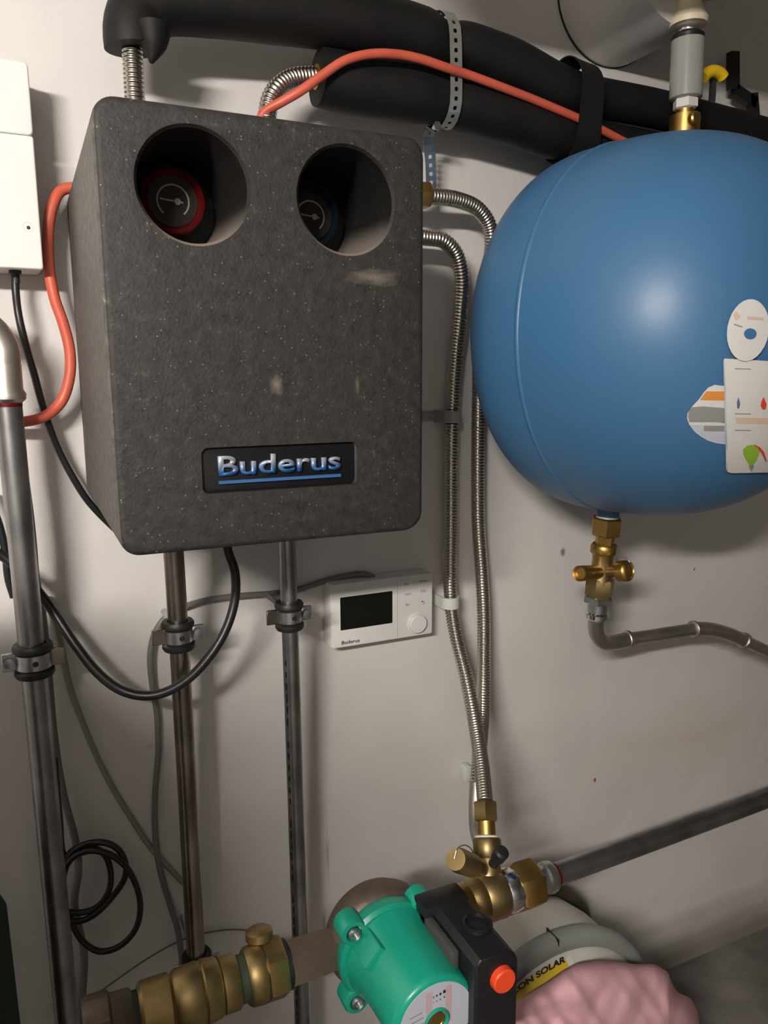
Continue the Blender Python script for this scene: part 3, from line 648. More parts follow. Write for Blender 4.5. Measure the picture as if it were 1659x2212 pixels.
tube('tail', [P(1031, 1690, .852), P(1029, 1740, .84), P(1031, 1790, .82), P(1042, 1830, .79)], .0108, M['steel'], hs, n=20)
zB = P(925, 514, .955)
hs = empty('corrugated_hose', Vector((.36, zB.y, zB.z)), 'left-hand corrugated hose running down beside the thermostat to a brass nut', 'hose')
Bend = P(1048, 1735, .775)
hose('sleeve', [Vector((.352, zB.y, zB.z)), zB, P(958, 520, .955), P(985, 548, .958), P(997, 600, .963), P(993, 680, .972), P(984, 770, .983), P(977, 880, .99), P(974, 1000, .99), P(973, 1130, .99), P(972, 1250, .99), P(975, 1310, .987), P(986, 1380, .97), P(1006, 1460, .94), P(1026, 1560, .89), P(1040, 1650, .83), Bend], .0106, M['hose'], hs)
# pipe clips of the hoses
def clip(px, py, D, m, label, grp=None, side=-1, ww=.017):
    c = P(px, py, D); e = empty('pipe_clip', Vector((c.x, 0, c.z)), label, 'clip', grp)
    bm = bmesh.new(); n = 16; r0, r1 = .0113, .0142; A_ = []
    for k in range(n+1):
        t = math.radians(-90+ 0+ 180*k/n)
        A_.append([bm.verts.new(c+Vector((rr*math.sin(t), -rr*math.cos(t), zz))) for rr, zz in ((r0, -ww/2), (r0, ww/2), (r1, ww/2), (r1, -ww/2))])
    for k in (0, n):
        s = 1 if k else -1
        A_.insert(0 if not k else len(A_), [bm.verts.new(Vector((c.x+s*rr, -.001, c.z+zz))) for rr, zz in ((r0, -ww/2), (r0, ww/2), (r1, ww/2), (r1, -ww/2))])
    for R0, R1 in zip(A_, A_[1:]):
        for j in range(4): bm.faces.new((R0[j], R0[(j+1) % 4], R1[(j+1) % 4], R1[j]))
    bm.faces.new(A_[0]); bm.faces.new(A_[-1]); on(e, 'saddle', bm, m, 50)
    f = box('foot', (c.x-.034, -.006, c.z-ww*.42), (c.x-r0+.001, -.0005, c.z+ww*.42), m, e, .0015)
    turned(e, 'screw', Vector((c.x-.020, -.005, c.z)), OUT, [(0, .0048), (.002, .0046), (.0045, .003), (.005, .0001)], m, n=16)
    return e
clip(975, 900, .99, M['clip_dark'], 'grey plastic clip on the left hose beside the foam casing')
clip(972, 1300, .987, M['clip'], 'white plastic clip on the left hose beside the thermostat')
cl = box('pipe_clip', (P(1017, 1680, .99).x-.004, -.02, P(1017, 1680, .99).z-.013), (P(1017, 1680, .99).x+.008, -.001, P(1017, 1680, .99).z+.013), M['clip'], None, .002)
prop(cl, 'small pale clip half hidden behind the hoses above the brass valve', 'clip')
# ------------------------------------------------ upright steel pipes and their clamps
def clamp(name_pts, r, label, screw_side=1, wide=.024):
    c, axd = name_pts; e = empty('pipe_clamp', Vector((c.x, 0, c.z)), label, 'clamp')
    turned(e, 'rubber_lining', c-axd*wide*.5, axd, [(-.006, r+.0005), (-.006, r+.006), (-.003, r+.0078), (.001, r+.0075), (.004, r+.003), (wide-.004, r+.003), (wide-.001, r+.0075), (wide+.003, r+.0078), (wide+.006, r+.006), (wide+.006, r+.0005)], M['rubber'], n=36, caps=False)
    turned(e, 'band', c-axd*wide*.5, axd, [(.0035, r+.0028), (.0045, r+.0052), (wide-.0045, r+.0052), (wide-.0035, r+.0028)], M['zinc'], n=36, caps=False)
    turned(e, 'slot', c+OUT*(r+.0042)+RIGHT*.0015, OUT, [(0, .0032), (.0014, .0032)], M['ink'], n=16)
    for s in (-1, 1):
        o = c+RIGHT*s*(r+.003)
        b = bmesh.new(); boxmesh(b, (o.x+(0 if s > 0 else -.016), o.y-.0012, o.z-wide*.4), (o.x+(.016 if s > 0 else 0), o.y+.0022, o.z+wide*.4), .0008, 1); on(e, 'ear', b, M['zinc'] if s == screw_side else M['brown_steel'])
    o = c+RIGHT*screw_side*(r+.011)
    turned(e, 'screw', o+Vector((0, .007, 0)), OUT, [(0, .0035), (.010, .0035), (.0105, .0055), (.0145, .0055), (.015, .002)], M['zinc'], n=12)
    turned(e, 'wall_rod', c+Vector((0, r, 0)), Vector((0, 1, 0)), [(0, .004), (max(.012, -c.y-r), .004)], M['zinc'], n=12)
    return e
D1 = .93
p1 = [P(15, 850, D1), P(73, 1450, D1), P(117, 1850, D1), P(150, 2160, D1)]
p1t = p1[0]; xm1 = p1t.x
bot1 = Vector((P(150, 2212, D1).x, D1+CAMY, .0))
e = empty('riser_pipe', Vector((bot1.x, D1+CAMY, 0)), 'thick upright steel pipe at the left edge with an elbow on top', 'pipe')
tube('tube', [p1t, P(71, 1425, D1), bot1], .0140, M['dark_steel'], e, step=.05, n=32)
turned(e, 'press_socket', p1t, UP, [(-.010, .0142), (-.006, .0185), (0, .0190), (.004, .0165), (.030, .0165), (.033, .0155)], M['steel'], n=32)
turned(e, 'red_mark', p1t, UP, [(-.014, .01435), (-.009, .01435)], M['red_cap'], n=32, caps=False)
tube('elbow', [p1t+UP*.030, p1t+UP*.048, p1t+Vector((-.012, 0, .068)), p1t+Vector((-.040, 0, .082)), p1t+Vector((-.09, 0, .085))], .0160, M['steel'], e, n=28)
D2 = .915
t2 = V(P(377, 1260, D2).x, BB-.004, D2); b2_ = Vector((P(423, 2050, D2).x, D2+CAMY, .0))
e = empty('riser_pipe', Vector((b2_.x, b2_.y, 0)), 'brownish upright pipe under the left half of the pump station', 'pipe')
tube('tube', [t2, P(386, 1370, D2), b2_], .0118, M['brown_steel'], e, step=.05, n=32)
t3 = V(P(620, 1230, D2).x, BB-.004, D2); b3_ = Vector((P(655, 2212, D2).x, D2+CAMY, .0))
e = empty('riser_pipe', Vector((b3_.x, b3_.y, 0)), 'thin dark upright pipe just left of the thermostat', 'pipe')
tube('tube', [t3, P(628, 1400, D2), b3_], .0108, M['dark_steel'], e, step=.05, n=32)
bm = bmesh.new()                                         # worn print down the left of the tube
for k in range(46):
    f = .02+k*.019; q = (P(628, 1400, D2)).lerp(b3_, f) if f < 1 else b3_
    if k % 7 == 6: continue
    a = math.radians(-58); c = q+Vector((math.sin(a)*.0109, -math.cos(a)*.0109, 0)); hh = .0035+.0035*random.random()
    t_ = Vector((math.cos(a), math.sin(a), 0))
    bm.faces.new([bm.verts.new(c+t_*x*.0014+UP*z*hh) for x, z in ((-1, -.9), (1, -.9), (1, .9), (-1, .9))])
o = prop(on(e, 'printed_marking', bm, M['ink']), kind='stuff')
ax1 = (p1t-bot1).normalized(); clamp((P(73, 1424, D1), ax1), .0140, 'dark clamp holding the left-edge pipe to the wall', -1, .026)
clamp((P(385, 1371, D2), (t2-b2_).normalized()), .0118, 'zinc clamp on the brownish pipe under the pump station', 1)
clamp((P(625, 1329, D2), (t3-b3_).normalized()), .0108, 'zinc clamp on the thin dark pipe left of the thermostat', 1)
clamp((P(426, 2086, D2), (t2-b2_).normalized()), .0118, 'half hidden clamp at the foot of the brownish pipe behind the brass valve', 1)
# ------------------------------------------------ cables
def cable(pts, r, m, label, cat='cable', name='cable'):
    return prop(tube(name, [P(*p) for p in pts], r, M[m], None, step=.005, n=10), label, cat)
cable([(175, 405, .985), (135, 410, .985), (113, 445, .98), (104, 500, .98), (106, 580, .98), (118, 645, .98), (137, 700, .98), (151, 760, .98), (150, 815, .98), (132, 868, .98), (95, 900, .975), (45, 912, .972), (0, 913, .972), (-40, 905, .972)], .0062, 'red', 'red silicone cable looping out of the left side of the pump station')
cable([(560, 262, .93), (572, 241, .925), (605, 222, .915), (650, 196, .905), (700, 160, .90), (745, 131, .895), (800, 117, .893), (860, 118, .893), (910, 128, .893), (957, 144, .895), (1010, 161, .9), (1080, 187, .902), (1150, 214, .904), (1205, 237, .905), (1245, 254, .905), (1283, 272, .905), (1350, 307, .91), (1400, 330, .92)], .0054, 'red', 'red silicone cable lying between the two lagged pipes')
cable([(33, 596, .985), (34, 630, .985), (40, 680, .98), (54, 740, .98), (74, 810, .98), (90, 870, .98), (104, 915, .985), (128, 975, .99), (158, 1032, .992), (190, 1082, .995), (240, 1135, .998), (280, 1170, .998)], .0042, 'cable', 'thin black cable from the white cabinet down behind the pump station')
cable([(487, 1150, .90), (492, 1190, .90), (507, 1235, .90), (508, 1290, .90), (490, 1355, .895), (455, 1415, .89), (405, 1468, .885), (355, 1496, .885), (310, 1503, .89), (262, 1491, .90), (215, 1457, .92), (165, 1396, .945), (120, 1328, .965), (80, 1275, .975), (50, 1243, .98), (15, 1208, .985), (-30, 1180, .985)], .0058, 'cable', 'thick black cable hanging in a big loop under the pump station')
cable([(-30, 1060, .99), (0, 1140, .99), (12, 1195, .99), (18, 1250, .99), (30, 1290, .99)], .0045, 'cable', 'short black cable left of the left-edge pipe')
cable([(808, 1248, 1.005), (790, 1241, 1.008), (755, 1243, 1.012), (700, 1256, 1.012), (645, 1273, 1.012), (590, 1282, 1.012), (520, 1287, 1.012), (450, 1296, 1.012), (400, 1310, 1.01), (362, 1330, 1.008), (336, 1365, 1.006), (325, 1410, 1.006), (328, 1470, 1.008), (339, 1540, 1.01), (342, 1620, 1.01), (335, 1720, 1.01), (336, 1810, 1.01), (346, 1880, 1.01), (366, 1950, 1.01), (384, 2010, 1.005), (394, 2080, 1.0)], .0042, 'grey_cable', 'dark grey thermostat cable crossing behind both pipes and dropping down')
cable([(100, 1290, 1.013), (130, 1385, 1.013), (150, 1480, 1.013), (178, 1560, 1.013), (212, 1640, 1.013), (245, 1705, 1.013), (282, 1765, 1.013), (325, 1830, 1.013), (370, 1880, 1.013), (420, 1930, 1.013)], .0038, 'pale_cable', 'faint grey cable running diagonally down the wall')
cable([(33, 860, .975), (42, 930, .972), (52, 1020, .972), (64, 1110, .972), (72, 1190, .972), (76, 1240, .975), (92, 1330, .99), (104, 1450, 1.0), (118, 1600, 1.005), (138, 1720, 1.008), (164, 1820, 1.01), (170, 1880, 1.01), (161, 1950, 1.01), (170, 2000, 1.01), (182, 2060, 1.01), (180, 2130, 1.01), (172, 2220, 1.0)], .0046, 'grey_cable', 'dark cable hugging the right side of the left-edge pipe')
# pale wire twisted beside the left pipe
cable([(36, 890, .955), (43, 960, .955), (53, 1050, .955), (62, 1140, .955), (69, 1200, .955), (76, 1262, .955), (84, 1340, .958)], .0022, 'white_strip', 'thin pale wire along the left-edge pipe', 'wire', 'wire')
coil = [(118, 1640, .985), (128, 1760, .985), (140, 1850, .985), (160, 1835, .98), (195, 1829, .975), (225, 1845, .972), (239, 1885, .972), (233, 1930, .975), (205, 1962, .978), (165, 1972, .98), (140, 1965, .985), (132, 1920, .99), (142, 1862, .985), (170, 1830, .975), (215, 1819, .968), (250, 1830, .965), (270, 1860, .965), (270, 1895, .968), (245, 1935, .972), (205, 1975, .975), (170, 1990, .98), (140, 1985, .985), (133, 1930, .985), (150, 1860, .975), (190, 1838, .965), (235, 1845, .960), (270, 1870, .958), (295, 1915, .958), (303, 1965, .960), (290, 2012, .965), (255, 2046, .970), (215, 2055, .975), (180, 2035, .98), (158, 2000, .985), (148, 1975, .99), (130, 1990, .99)]
cable(coil, .0040, 'cable', 'black cable coiled in three loops low behind the left-edge pipe')
cable([(185, 2165, .99), (240, 2125, 1.0), (320, 2070, 1.01), (400, 2028, 1.014), (500, 2008, 1.014), (575, 2018, 1.012), (640, 2040, 1.01), (700, 2062, 1.0)], .0012, 'hair', 'very thin grey wire arching over the brass valve', 'wire', 'wire')
# ------------------------------------------------ pump line: everything turned about one horizontal axis
AZ, AD = .6283, .72
def XA(px):                                              # position along the line of a photo column
    lo_, hi_ = -.3, 1.3
    for _ in range(40):
        m_ = (lo_+hi_)/2; v_ = (m_, AZ, AD)
        x_ = sum(RM[i][0]*v_[i] for i in range(3)); z_ = sum(RM[i][2]*v_[i] for i in range(3))
        if W/2+F*x_/z_ < px: lo_ = m_
        else: hi_ = m_
    return lo_
O0 = V(0, AZ, AD)
def seg(parent, name, pxs, m, n=36, rot=0.0, label=None):
    return turned(parent, name, O0, RIGHT, [(XA(p), r) for p, r in pxs], m, n=n, rot=rot, label=label)
pump = empty('circulation_pump', V(.3225, AZ+.06, .66), 'green circulation pump with bronze body and black terminal box', 'pump')
pc_ = V(.3235, AZ, .72)
vol = turned(pump, 'volute', pc_+OUT*-.034, OUT, [(0, .022), (.003, .040), (.012, .055), (.024, .0615), (.040, .0615), (.048, .058), (.052, .050), (.058, .050)], M['bronze'], n=56, label='cast bronze pump body')
seg(vol, 'left_neck', [(616, .0245), (622, .0260), (690, .0255), (720, .024), (745, .022)], M['bronze'], n=6, rot=.35)
seg(vol, 'right_neck', [(905, .024), (925, .020), (955, .019), (985, .021), (1000, .024)], M['bronze'], n=28)
fl = turned(pump, 'flange', V(.3235, AZ, .705), OUT, [(0, .056), (.004, .0585), (.016, .0585), (.020, .055)], M['green'], n=48, label='green motor flange')
fc = V(.3235, AZ, .705)
for k, ang in enumerate((47, 137, 227, 317)):
    a = math.radians(ang); c = fc+Vector((math.cos(a), 0, math.sin(a)))*.0600
    turned(fl, 'bolt_lug', c, OUT, [(-.002, .0150), (.018, .0150), (.021, .0135), (.0215, .009), (.0170, .0085), (.0168, .0001)], M['green'], n=24)
    bo = turned(fl, 'bolt', c, OUT, [(.012, .0072), (.0235, .0072), (.025, .0062), (.0235, .0040), (.021, .0036), (.021, .0001)], M['zinc'], n=18)
# motor shell: faceted barrel
mo = V(.3275, AZ+.002, .690)
bm = bmesh.new(); facets = []
prof_m = [(0, .0575), (.006, .0560), (.018, .0520), (.034, .0492), (.094, .0470), (.099, .0455), (.1015, .0425)]
rings = []
for t, r in prof_m:
    ring = []
    for k in range(96):
        th_ = 2*math.pi*k/96; cell = (k % 8)/8.0
        rr = r*(1-.010*abs(math.sin(4*th_))**.6) if t < .095 else r
        ring.append(bm.verts.new(mo+OUT*t+Vector((math.cos(th_), 0, math.sin(th_)))*rr))
    rings.append(ring)
for A_, B_ in zip(rings, rings[1:]):
    for k in range(96): bm.faces.new((A_[k], A_[(k+1) % 96], B_[(k+1) % 96], B_[k]))
bm.faces.new(rings[0]); bm.faces.new(rings[-1])
mot = finish('motor_housing', bm, M['green'], pump, 40, label='bright green motor barrel')
# raised pad with the bolt on the upper left
pdv = bmesh.new(); cpd = fc+Vector((math.cos(math.radians(137)), 0, math.sin(math.radians(137))))*.054
boxmesh(pdv, (-.014, -.055, -.010), (.014, .0, .006), .003, 2)
for v in pdv.verts: v.co = Matrix.Rotation(math.radians(-47), 3, 'Y') @ v.co + cpd+Vector((.006, 0, -.006))
on(mot, 'lug_rib', pdv, M['green'])
lb = mo+OUT*.1016
lab = turned(mot, 'label_disc', lb, OUT, [(0, .0405), (.0008, .0405), (.0008, .0001)], M['plate_lilac'], n=48, label='pale grey round type label')
cr = turned(mot, 'centre_plug', lb, OUT, [(0, .0135), (.003, .0135), (.004, .0120), (.0025, .0105), (-.002, .0100), (-.002, .0001)], M['green'], n=32)
turned(cr, 'plug_screw', lb, OUT, [(-.001, .0095), (.002, .0095), (.0025, .0070), (.0018, .0065), (.0018, .0001)], M['brass'], n=24)
for i_, (dx, dz, w_) in enumerate(((-.0075, .026, .0016), (-.004, .0265, .0022), (.0, .027, .0028), (.0045, .028, .0036))):
    for j_ in (0, 1):
        c = lb+Vector((dx+.004, -.0010, dz+.001-j_*.0062)); s_ = w_*(1 if j_ == 0 else .55)
        b = bmesh.new(); b.faces.new([b.verts.new(c+Vector((x*s_*.8, 0, z*s_))) for x, z in ((-.5, -.5), (.5, -.5), (.5, .5), (-.5, .5))]); on(lab, 'printed_square', b, M['ink'])
for i_ in range(5):
    c = lb+Vector((-.030+i_*.002, -.0010, .012-i_*.006))
    b = bmesh.new(); b.faces.new([b.verts.new(c+Vector((x, 0, z))) for x, z in ((0, 0), (.014, .002), (.014, .0032), (0, .0012))]); on(lab, 'printed_line', b, M['grey_ink'])
for dx in (-.012, .010):
    c = lb+Vector((dx, -.0009, .020)); b = bmesh.new(); b.faces.new([b.verts.new(c+Vector((x, 0, z))) for x, z in ((0, -.026), (.007, -.026), (.007, .014), (0, .014))]); on(lab, 'pink_stripe', b, M['pink_ink'])
# terminal box
f0, f1 = P(1035, 2105, .575), P(1121, 2050, .575)
tbx0, tbx1 = f0.x-.004, f1.x; ztop = f1.z
tb_ = bmesh.new()
zs = ztop; ybk = .665+CAMY; yft = .575+CAMY
outline = [(tbx0, zs-.105), (tbx1, zs-.105), (tbx1, zs-.012), (tbx1-.004, zs-.004), (tbx1-.012, zs+.003), (tbx0+.006, zs+.003), (tbx0, zs-.004)]
slab(tb_, [(x, z) for x, z in outline], yft, ybk, .003, 3)
tbo = finish('terminal_box', tb_, M['black'], pump, 35, label='black plastic terminal box')
kn = P(1083, 2111, .575)
turned(tbo, 'speed_knob', Vector((kn.x, yft+.001, kn.z)), OUT, [(0, .0135), (.007, .0130), (.0085, .0115), (.0085, .0001)], M['orange'], n=28, label='orange-red speed knob')
gc = Vector(((tbx0+tbx1)/2+.004, yft+.045, zs+.002))
turned(tbo, 'cable_gland', gc, UP, [(0, .0165), (.004, .0160), (.005, .0130), (.001, .0120), (.0005, .0001)], M['black'], n=28)
box('metal_bracket', (tbx0-.010, yft+.030, zs-.05), (tbx0-.001, ybk+.01, zs-.006), M['grey_metal'], pump, .002)
box('box_foot', (tbx0-.010, ybk-.004, zs-.040), (tbx1-.006, ybk+.026, zs+.004), M['black'], pump, .003)
# left brass ball valve
lv = empty('ball_valve', O0+RIGHT*XA(420), 'large brass ball valve at the bottom left, screwed to the pump neck', 'valve')
seg(lv, 'union_nut', [(566, .0290), (571, .0325), (606, .0325), (612, .0300)], M['old_brass'], n=6, rot=.2)
seg(lv, 'rubber_gasket', [(606, .0255), (621, .0255)], M['rubber'])
seg(lv, 'union_ring', [(530, .0265), (536, .0290), (562, .0300), (568, .0285)], M['old_brass'])
seg(lv, 'seal', [(510, .0235), (534, .0235)], mat('green_grey_gasket', (.05, .07, .04), .6))
seg(lv, 'body_end', [(474, .0245), (478, .0275), (508, .0275), (513, .0255)], M['old_brass'])
seg(lv, 'body', [(372, .0250), (382, .0290), (430, .0305), (436, .0290), (440, .0305), (470, .0290), (475, .0265)], M['old_brass'])
seg(lv, 'inner_ring', [(300, .0240), (308, .0280), (366, .0285), (374, .0255)], M['old_brass'])
seg(lv, 'dark_gasket', [(286, .0215), (302, .0215)], M['rubber'])
seg(lv, 'far_nut', [(180, .0270), (190, .0300), (236, .0300), (242, .0260), (282, .0255), (288, .0235)], M['bronze'], n=8)
stm = O0+RIGHT*XA(572)+Vector((0, .012, 0))
turned(lv, 'stem', stm, UP+Vector((0, .2, 0)), [(.016, .0125), (.026, .0125), (.028, .0150), (.036, .0145), (.039, .010)], M['old_brass'], n=20)
# right brass assembly
rv = empty('filling_valve', O0+RIGHT*XA(1080), 'brass filling valve between the green pump and the slanting steel pipe', 'valve')
seg(rv, 'union_flange', [(984, .0205), (990, .0245), (1006, .0250), (1014, .0235)], M['brass'])
seg(rv, 'union_ring', [(1010, .0235), (1018, .0268), (1034, .0268), (1042, .0240)], M['old_brass'])
seg(rv, 'body', [(1040, .0250), (1048, .0275), (1078, .0275), (1084, .0255)], M['old_brass'])
seg(rv, 'steel_ring', [(1082, .0248), (1087, .0268), (1106, .0268), (1112, .0250)], M['chrome'])
seg(rv, 'hexagon', [(1109, .0280), (1115, .0305), (1150, .0305), (1158, .0270)], M['brass'], n=6, rot=.25)
seg(rv, 'press_socket', [(1154, .0165), (1174, .0165), (1177, .0195), (1185, .0198), (1192, .0185), (1196, .0150)], M['zinc'])
br0 = O0+RIGHT*XA(1058); br1 = Bend
bdv = (br1-br0).normalized(); bl = (br1-br0).length
turned(rv, 'branch', br0, bdv, [(0, .016), (bl*.30, .0155), (bl*.42, .0135), (bl*.52, .0125)], M['old_brass'], n=28)
bm = bmesh.new(); hexnut(bm, br0, bdv, bl*.40, bl*.62, .0182, rot=.1, n=8); on(rv, 'branch_nut', bm, M['old_brass'])
turned(rv, 'thread_seal', br0, bdv, [(bl*.61, .0150), (bl*.64, .0158), (bl*.65, .0120)], M['white'], n=20)
turned(rv, 'branch_neck', br0, bdv, [(bl*.62, .0115), (bl*.86, .0115)], M['brass'], n=24)
bm = bmesh.new(); hexnut(bm, br0, bdv, bl*.80, bl*1.02, .0165, rot=.4); on(rv, 'hose_nut', bm, M['old_brass'])
c0_, c1_ = P(1036, 1876, .715), P(984, 1856, .685); dv = (c1_-c0_).normalized(); ll = (c1_-c0_).length
cap_ = turned(rv, 'drain_cap', c0_, dv, [(0, .0095), (ll*.3, .0095), (ll*.32, .0130), (ll*.85, .0138), (ll, .0120), (ll, .0001)], M['old_brass'], n=24)
lp = [c0_+dv*ll*f_+w_ for f_, w_ in ((.2, UP*.008), (.35, UP*.020), (.65, UP*.022), (.95, UP*.013), (1.05, UP*.0))]
q, _, _ = path(lp, .002); bm = bmesh.new(); sweep(bm, q, .0007, 8); on(cap_, 'wire_loop', bm, M['zinc'])
kp = P(1080, 1846, .70)
turned(rv, 'black_cap', kp, (UP+OUT*.6+RIGHT*.1), [(-.022, .006), (-.008, .006), (-.007, .0085), (.006, .0090), (.009, .0065), (.0095, .0001)], M['rubber'], n=20)
# slanting steel pipe to the right
lpipe = empty('steel_pipe', O0+RIGHT*XA(1200), 'thick steel pipe leaving the filling valve towards the right edge', 'pipe')
tube('tube', [O0+RIGHT*XA(1186), O0+RIGHT*XA(1420)+UP*.005, O0+RIGHT*1.12+UP*.018, O0+RIGHT*2.2+UP*.063], .0140, M['dark_steel'], lpipe, step=.05, n=36)
turned(lpipe, 'red_mark', O0, RIGHT, [(XA(1194), .01435), (XA(1201), .01435)], M['red_cap'], n=32, caps=False)
# ------------------------------------------------ white vessel low on the right
wc = V(.6446, .975, .80); wr = .177
wv = empty('white_vessel', wc+Vector((0, .1, -wr)), 'white round solar vessel low on the right with a grey clamp ring', 'expansion vessel')
prof = [(-.175, .001), (-.174, .05), (-.168, .10), (-.150, .140), (-.12, .160), (-.08, .168), (-.01, .170), (.0, .170)]
turned(wv, 'back_shell', wc, OUT, prof, M['vessel_white'], n=96, angle=60, caps=False)
front = turned(wv, 'front_shell', wc, OUT, [(.0, .1665), (.012, .160), (.03, .148), (.048, .125), (.06, .095), (.067, .06), (.070, .001)], M['vessel_white'], n=96, angle=70, caps=False)
turned(wv, 'clamp_ring', wc, OUT, [(-.014, .170), (-.012, .179), (-.004, .1825), (.006, .1825), (.012, .178), (.016, .168), (.014, .160)], M['ring'], n=96, angle=60, caps=False)
gp = P(1199, 2034, .795); tdir = (gp-wc); tdir.y = 0; tdir.normalize()
box_ = bmesh.new(); boxmesh(box_, (-.0007, -.014, -.012), (.0007, .0145, .0025))
ang_ = math.atan2(tdir.x, tdir.z)
for v in box_.verts: v.co = Matrix.Rotation(ang_, 3, 'Y') @ v.co + wc + tdir*.181
on(wv, 'ring_joint', box_, M['gap'])
bpy.context.view_layer.update()
ftree = BVHTree.FromPolygons([v.co.copy() for v in front.data.vertices], [tuple(p.vertices) for p in front.data.polygons])
lbl = sticker('type_label', [(1060, 2175), (1100, 2142), (1140, 2115), (1180, 2090), (1222, 2070), (1230, 2092), (1190, 2128), (1150, 2165), (1100, 2210), (1060, 2250)], M['yellow'], wv, .0009, 5, ftree, label='yellow label')
sticker('label_edge', [(1221, 2069), (1232, 2064), (1240, 2084), (1230, 2093)], M['sticker'], wv, .0010, 2, ftree)
word = 'FLEXCON SOLAR'
base = [(1064, 2181), (1100, 2156), (1132, 2133), (1165, 2110), (1198, 2090), (1221, 2078)]
pts3 = [surf(ftree, x, y, .0016) for x, y in base]
if all(pts3):
    q, _, L = path(pts3, .001)
    c = text('probe', word, 1.0, Vector((0, 0, 0)), Matrix.Identity(3), M['ink'], None, extrude=0.0, bold=.045)
    bmw = bmesh.new(); bmw.from_mesh(c.data); bpy.data.objects.remove(c)
    xs = [v.co.x for v in bmw.verts]; x0_, x1_ = min(xs), max(xs); hgt = .0145
    for v in bmw.verts:
        f_ = (v.co.x-x0_)/(x1_-x0_)*(len(q)-1); i_ = min(int(f_), len(q)-2); c_ = q[i_].lerp(q[i_+1], f_-i_)
        t_ = (q[min(i_+4, len(q)-1)]-q[max(i_-4, 0)]).normalized(); d_ = (c_-EYE).normalized()
        up_ = (wc-c_); up_.y = 0; up_ = -up_.normalized(); up_ = (up_-t_*up_.dot(t_)).normalized()
        h_ = ftree.ray_cast(EYE, ((c_+up_*v.co.y*hgt)-EYE).normalized())
        v.co = h_[0]-((c_+up_*v.co.y*hgt)-EYE).normalized()*.0022 if h_[0] else c_+up_*v.co.y*hgt
    on(lbl, 'lettering', bmw, M['ink'])
# dark hose behind the white vessel
q = [P(1150, 1905, .90), P(1195, 1918, .93), P(1235, 1940, .95), P(1258, 1968, .965), P(1262, 2010, .975), P(1250, 2060, .98)]
prop(tube('drain_hose', q, .0125, M['olive'], None, n=20), 'dark bent hose disappearing behind the white vessel', 'hose')
# ------------------------------------------------ pink cloth
bx = [(1040, 2230), (1075, 2205), (1110, 2180), (1140, 2155), (1180, 2130), (1215, 2105), (1245, 2088), (1290, 2081), (1330, 2083), (1375, 2088), (1415, 2088), (1440, 2103), (1450, 2130), (1462, 2148), (1490, 2160), (1504, 2185), (1510, 2230)]
bm = bmesh.new(); rows = []
NU, NV = 110, 60
def topc(u_):
    f_ = u_*(len(bx)-1); i_ = min(int(f_), len(bx)-2); t_ = f_-i_
    return bx[i_][0]*(1-t_)+bx[i_+1][0]*t_, bx[i_][1]*(1-t_)+bx[i_+1][1]*t_
for j in range(NV+1):
    s_ = j/NV; row = []
    for i in range(NU+1):
        u_ = i/NU; x_, y_ = topc(u_)
        y2 = 2560; xx = x_+(1310-x_)*.25*s_; yy = y_+(y2-y_)*s_**1.15
        edge = min(1, (s_*5.0)); rim = math.sqrt(max(0, 1-(1-edge)**2))
        n1 = noise.noise(Vector((xx*.011, yy*.013, 1))); n2 = noise.noise(Vector((xx*.03+yy*.012, yy*.02, 5)))
        fold = abs(noise.noise(Vector((xx*.016-yy*.011, .3, 2))))
        D_ = .745-rim*.050-.014*n1*rim-.0025*n2+.012*fold*rim-.02*s_
        D_ += .05*max(0, (xx-1440)/70)*.6
        row.append(bm.verts.new(P(xx, yy, D_)))
    rows.append(row)
for A_, B_ in zip(rows, rows[1:]):
    for k in range(NU): bm.faces.new((A_[k], A_[k+1], B_[k+1], B_[k]))
cl = finish('cloth', bm, M['cloth'], None, 80); md = cl.modifiers.new('thickness', 'SOLIDIFY'); md.thickness = .003; md.offset = 1
prop(cl, 'pink towelling cloth draped over the front of the white vessel', 'cloth')
# ------------------------------------------------ top right: flue, air vent, lever, bracket
fx = empty('flue_pipe', V(.848, -.556, 1.02), 'white pipe stub coming out of the wall at the top right', 'flue pipe')
fo = V(.848, -.556, 1.018)
turned(fx, 'tube', fo, OUT, [(0, .094), (.15, .094), (.152, .090), (.152, .001)], M['flue'], n=72)
turned(fx, 'wall_gap', fo, OUT, [(-.002, .0953), (.0008, .0953), (.0009, .0935)], M['gap'], n=72, caps=False)
VD = .86
av = empty('air_vent', P(1480, 280, VD), 'grey cylindrical air vent with cream head above the blue vessel', 'air vent')
vt, vb = P(1486, 86, VD), P(1481, 214, VD); va = (vt-vb).normalized(); vl = (vt-vb).length
turned(av, 'cylinder', vb, va, [(0, .0200), (.001, .0215), (vl-.001, .0215), (vl, .0205)], M['clear'], n=32)
turned(av, 'top_ring', vb, va, [(vl-.001, .0215), (vl+.004, .0215), (vl+.008, .0170)], M['black'], n=32)
turned(av, 'chrome_nut', vb, va, [(vl+.007, .0120), (vl+.009, .0135), (vl+.015, .0135), (vl+.017, .0120)], M['chrome'], n=20)
turned(av, 'cream_head', vb, va, [(vl+.017, .0240), (vl+.024, .0255), (vl+.034, .0190), (vl+.046, .0150), (vl+.060, .0170)], M['cream'], n=28)
q, _, _ = path([vt+va*.052, vt+va*.064+RIGHT*.006, vt+va*.085+RIGHT*.03, vt+va*.10+RIGHT*.07, vt+va*.11+RIGHT*.12], .005); bm = bmesh.new(); sweep(bm, q, [.018+.012*min(1, i/8) for i in range(len(q))], 24); on(av, 'cream_elbow', bm, M['cream'])
turned(av, 'white_nut', vb, -va, [(0, .0150), (.002, .0165), (.012, .0165), (.014, .0130)], M['white'], n=6)
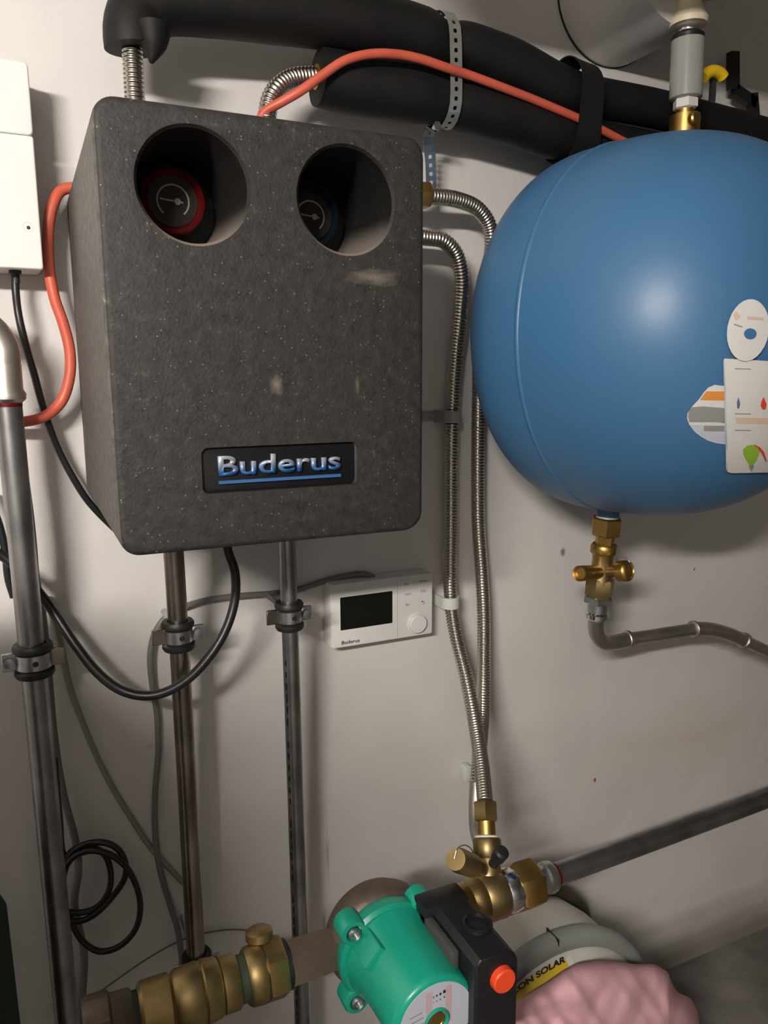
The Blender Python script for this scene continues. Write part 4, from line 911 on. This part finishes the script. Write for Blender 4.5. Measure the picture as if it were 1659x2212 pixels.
turned(av, 'brass_foot', vb, -va, [(.013, .0120), (.020, .0120), (.021, .0200), (.045, .0200), (.047, .0130), (.10, .0130)], M['brass'], n=24)
turned(av, 'brass_plug', vb-va*.031+OUT*.018+RIGHT*-.004, OUT, [(0, .0090), (.006, .0090), (.008, .0070), (.008, .0001)], M['brass'], n=20)
yl = bmesh.new(); q, _, _ = path([P(1518, 168, .90), P(1528, 158, .90), P(1542, 154, .90), P(1556, 160, .90), P(1562, 168, .90)], .003); sweep(yl, q, .0085, 14)
prop(on(None, 'valve_lever', yl, M['yellow_lever']), 'small yellow valve lever right of the air vent', 'lever')
ls = tube('lever_stem', [P(1540, 162, .905), P(1538, 215, .93), P(1530, 300, .96)], .005, M['grey_metal'], bpy.data.objects['valve_lever'], n=12)
bk = empty('black_bracket', P(1600, 200, .98), 'black angled bracket on the dark wall at the top right', 'bracket')
for nm, a_, b_, w_ in (('upright', (1590, 110), (1590, 192), .0085), ('arm', (1592, 192), (1635, 222), .0085), ('lower_leg', (1630, 200), (1640, 330), .0085)):
    a3, b3 = P(*a_, .985), P(*b_, .985); d3 = (b3-a3); bm = bmesh.new(); t3_ = Vector((d3.z, 0, -d3.x)).normalized()*w_
    vs = [a3-t3_, a3+t3_, b3+t3_, b3-t3_]
    A_ = [bm.verts.new(v) for v in vs]; B_ = [bm.verts.new(v+Vector((0, .012, 0))) for v in vs]
    bm.faces.new(A_); bm.faces.new(B_[::-1])
    for k in range(4): bm.faces.new((A_[k], A_[(k+1) % 4], B_[(k+1) % 4], B_[k]))
    on(bk, nm, bm, M['black'])
# ------------------------------------------------ unseen tank added left of the camera to shade the lower left and green drum at the edge
gd = P(-78, 2100, .88); top = P(0, 1930, .88)
turned_ = turned(None, 'green_drum', Vector((gd.x, gd.y, 0)), UP, [(0, .052), (.01, .056), (top.z-.02, .048), (top.z, .040), (top.z+.004, .001)], M['tank_green'], n=40)
prop(turned_, 'dark green container standing at the bottom left edge', 'container')

# unseen tank, added and shaped to shade the lower left of the wall
tk = turned(None, 'added_shade_tank', Vector((-.320, .35+CAMY, 0)), UP, [(0, .21), (.01, .235), (CAMZ-.28, .235), (CAMZ-.15, .205), (CAMZ-.08, .175), (CAMZ-.02, .12), (CAMZ+.012, .06), (CAMZ+.02, .001)], M['tank_green'], n=64, angle=60)
prop(tk, 'unseen round-topped green tank added left of the camera to shade the wall', 'tank')
# unseen duct, added above the frame to shade the wall at the top right
dk = turned(None, 'added_shade_duct', V(.27, -.555, .62), RIGHT, [(0, .001), (0, .08), (1.3, .08), (1.3, .001)], M['flue'], n=48, angle=40)
prop(dk, 'unseen round white duct added above the lagged pipes to shade the wall', 'duct')
# cut lip of the upper lagging, hanging down beside the hose
bm = bmesh.new(); q, rr, _ = path([P(330, 60, .905), P(332, 100, .903), P(327, 136, .902)], .003, [.020, .013, .002])
sweep(bm, q, rr, 16); on(bpy.data.objects['lagged_pipe'], 'cut_lip', bm, M['black_foam'], 60)
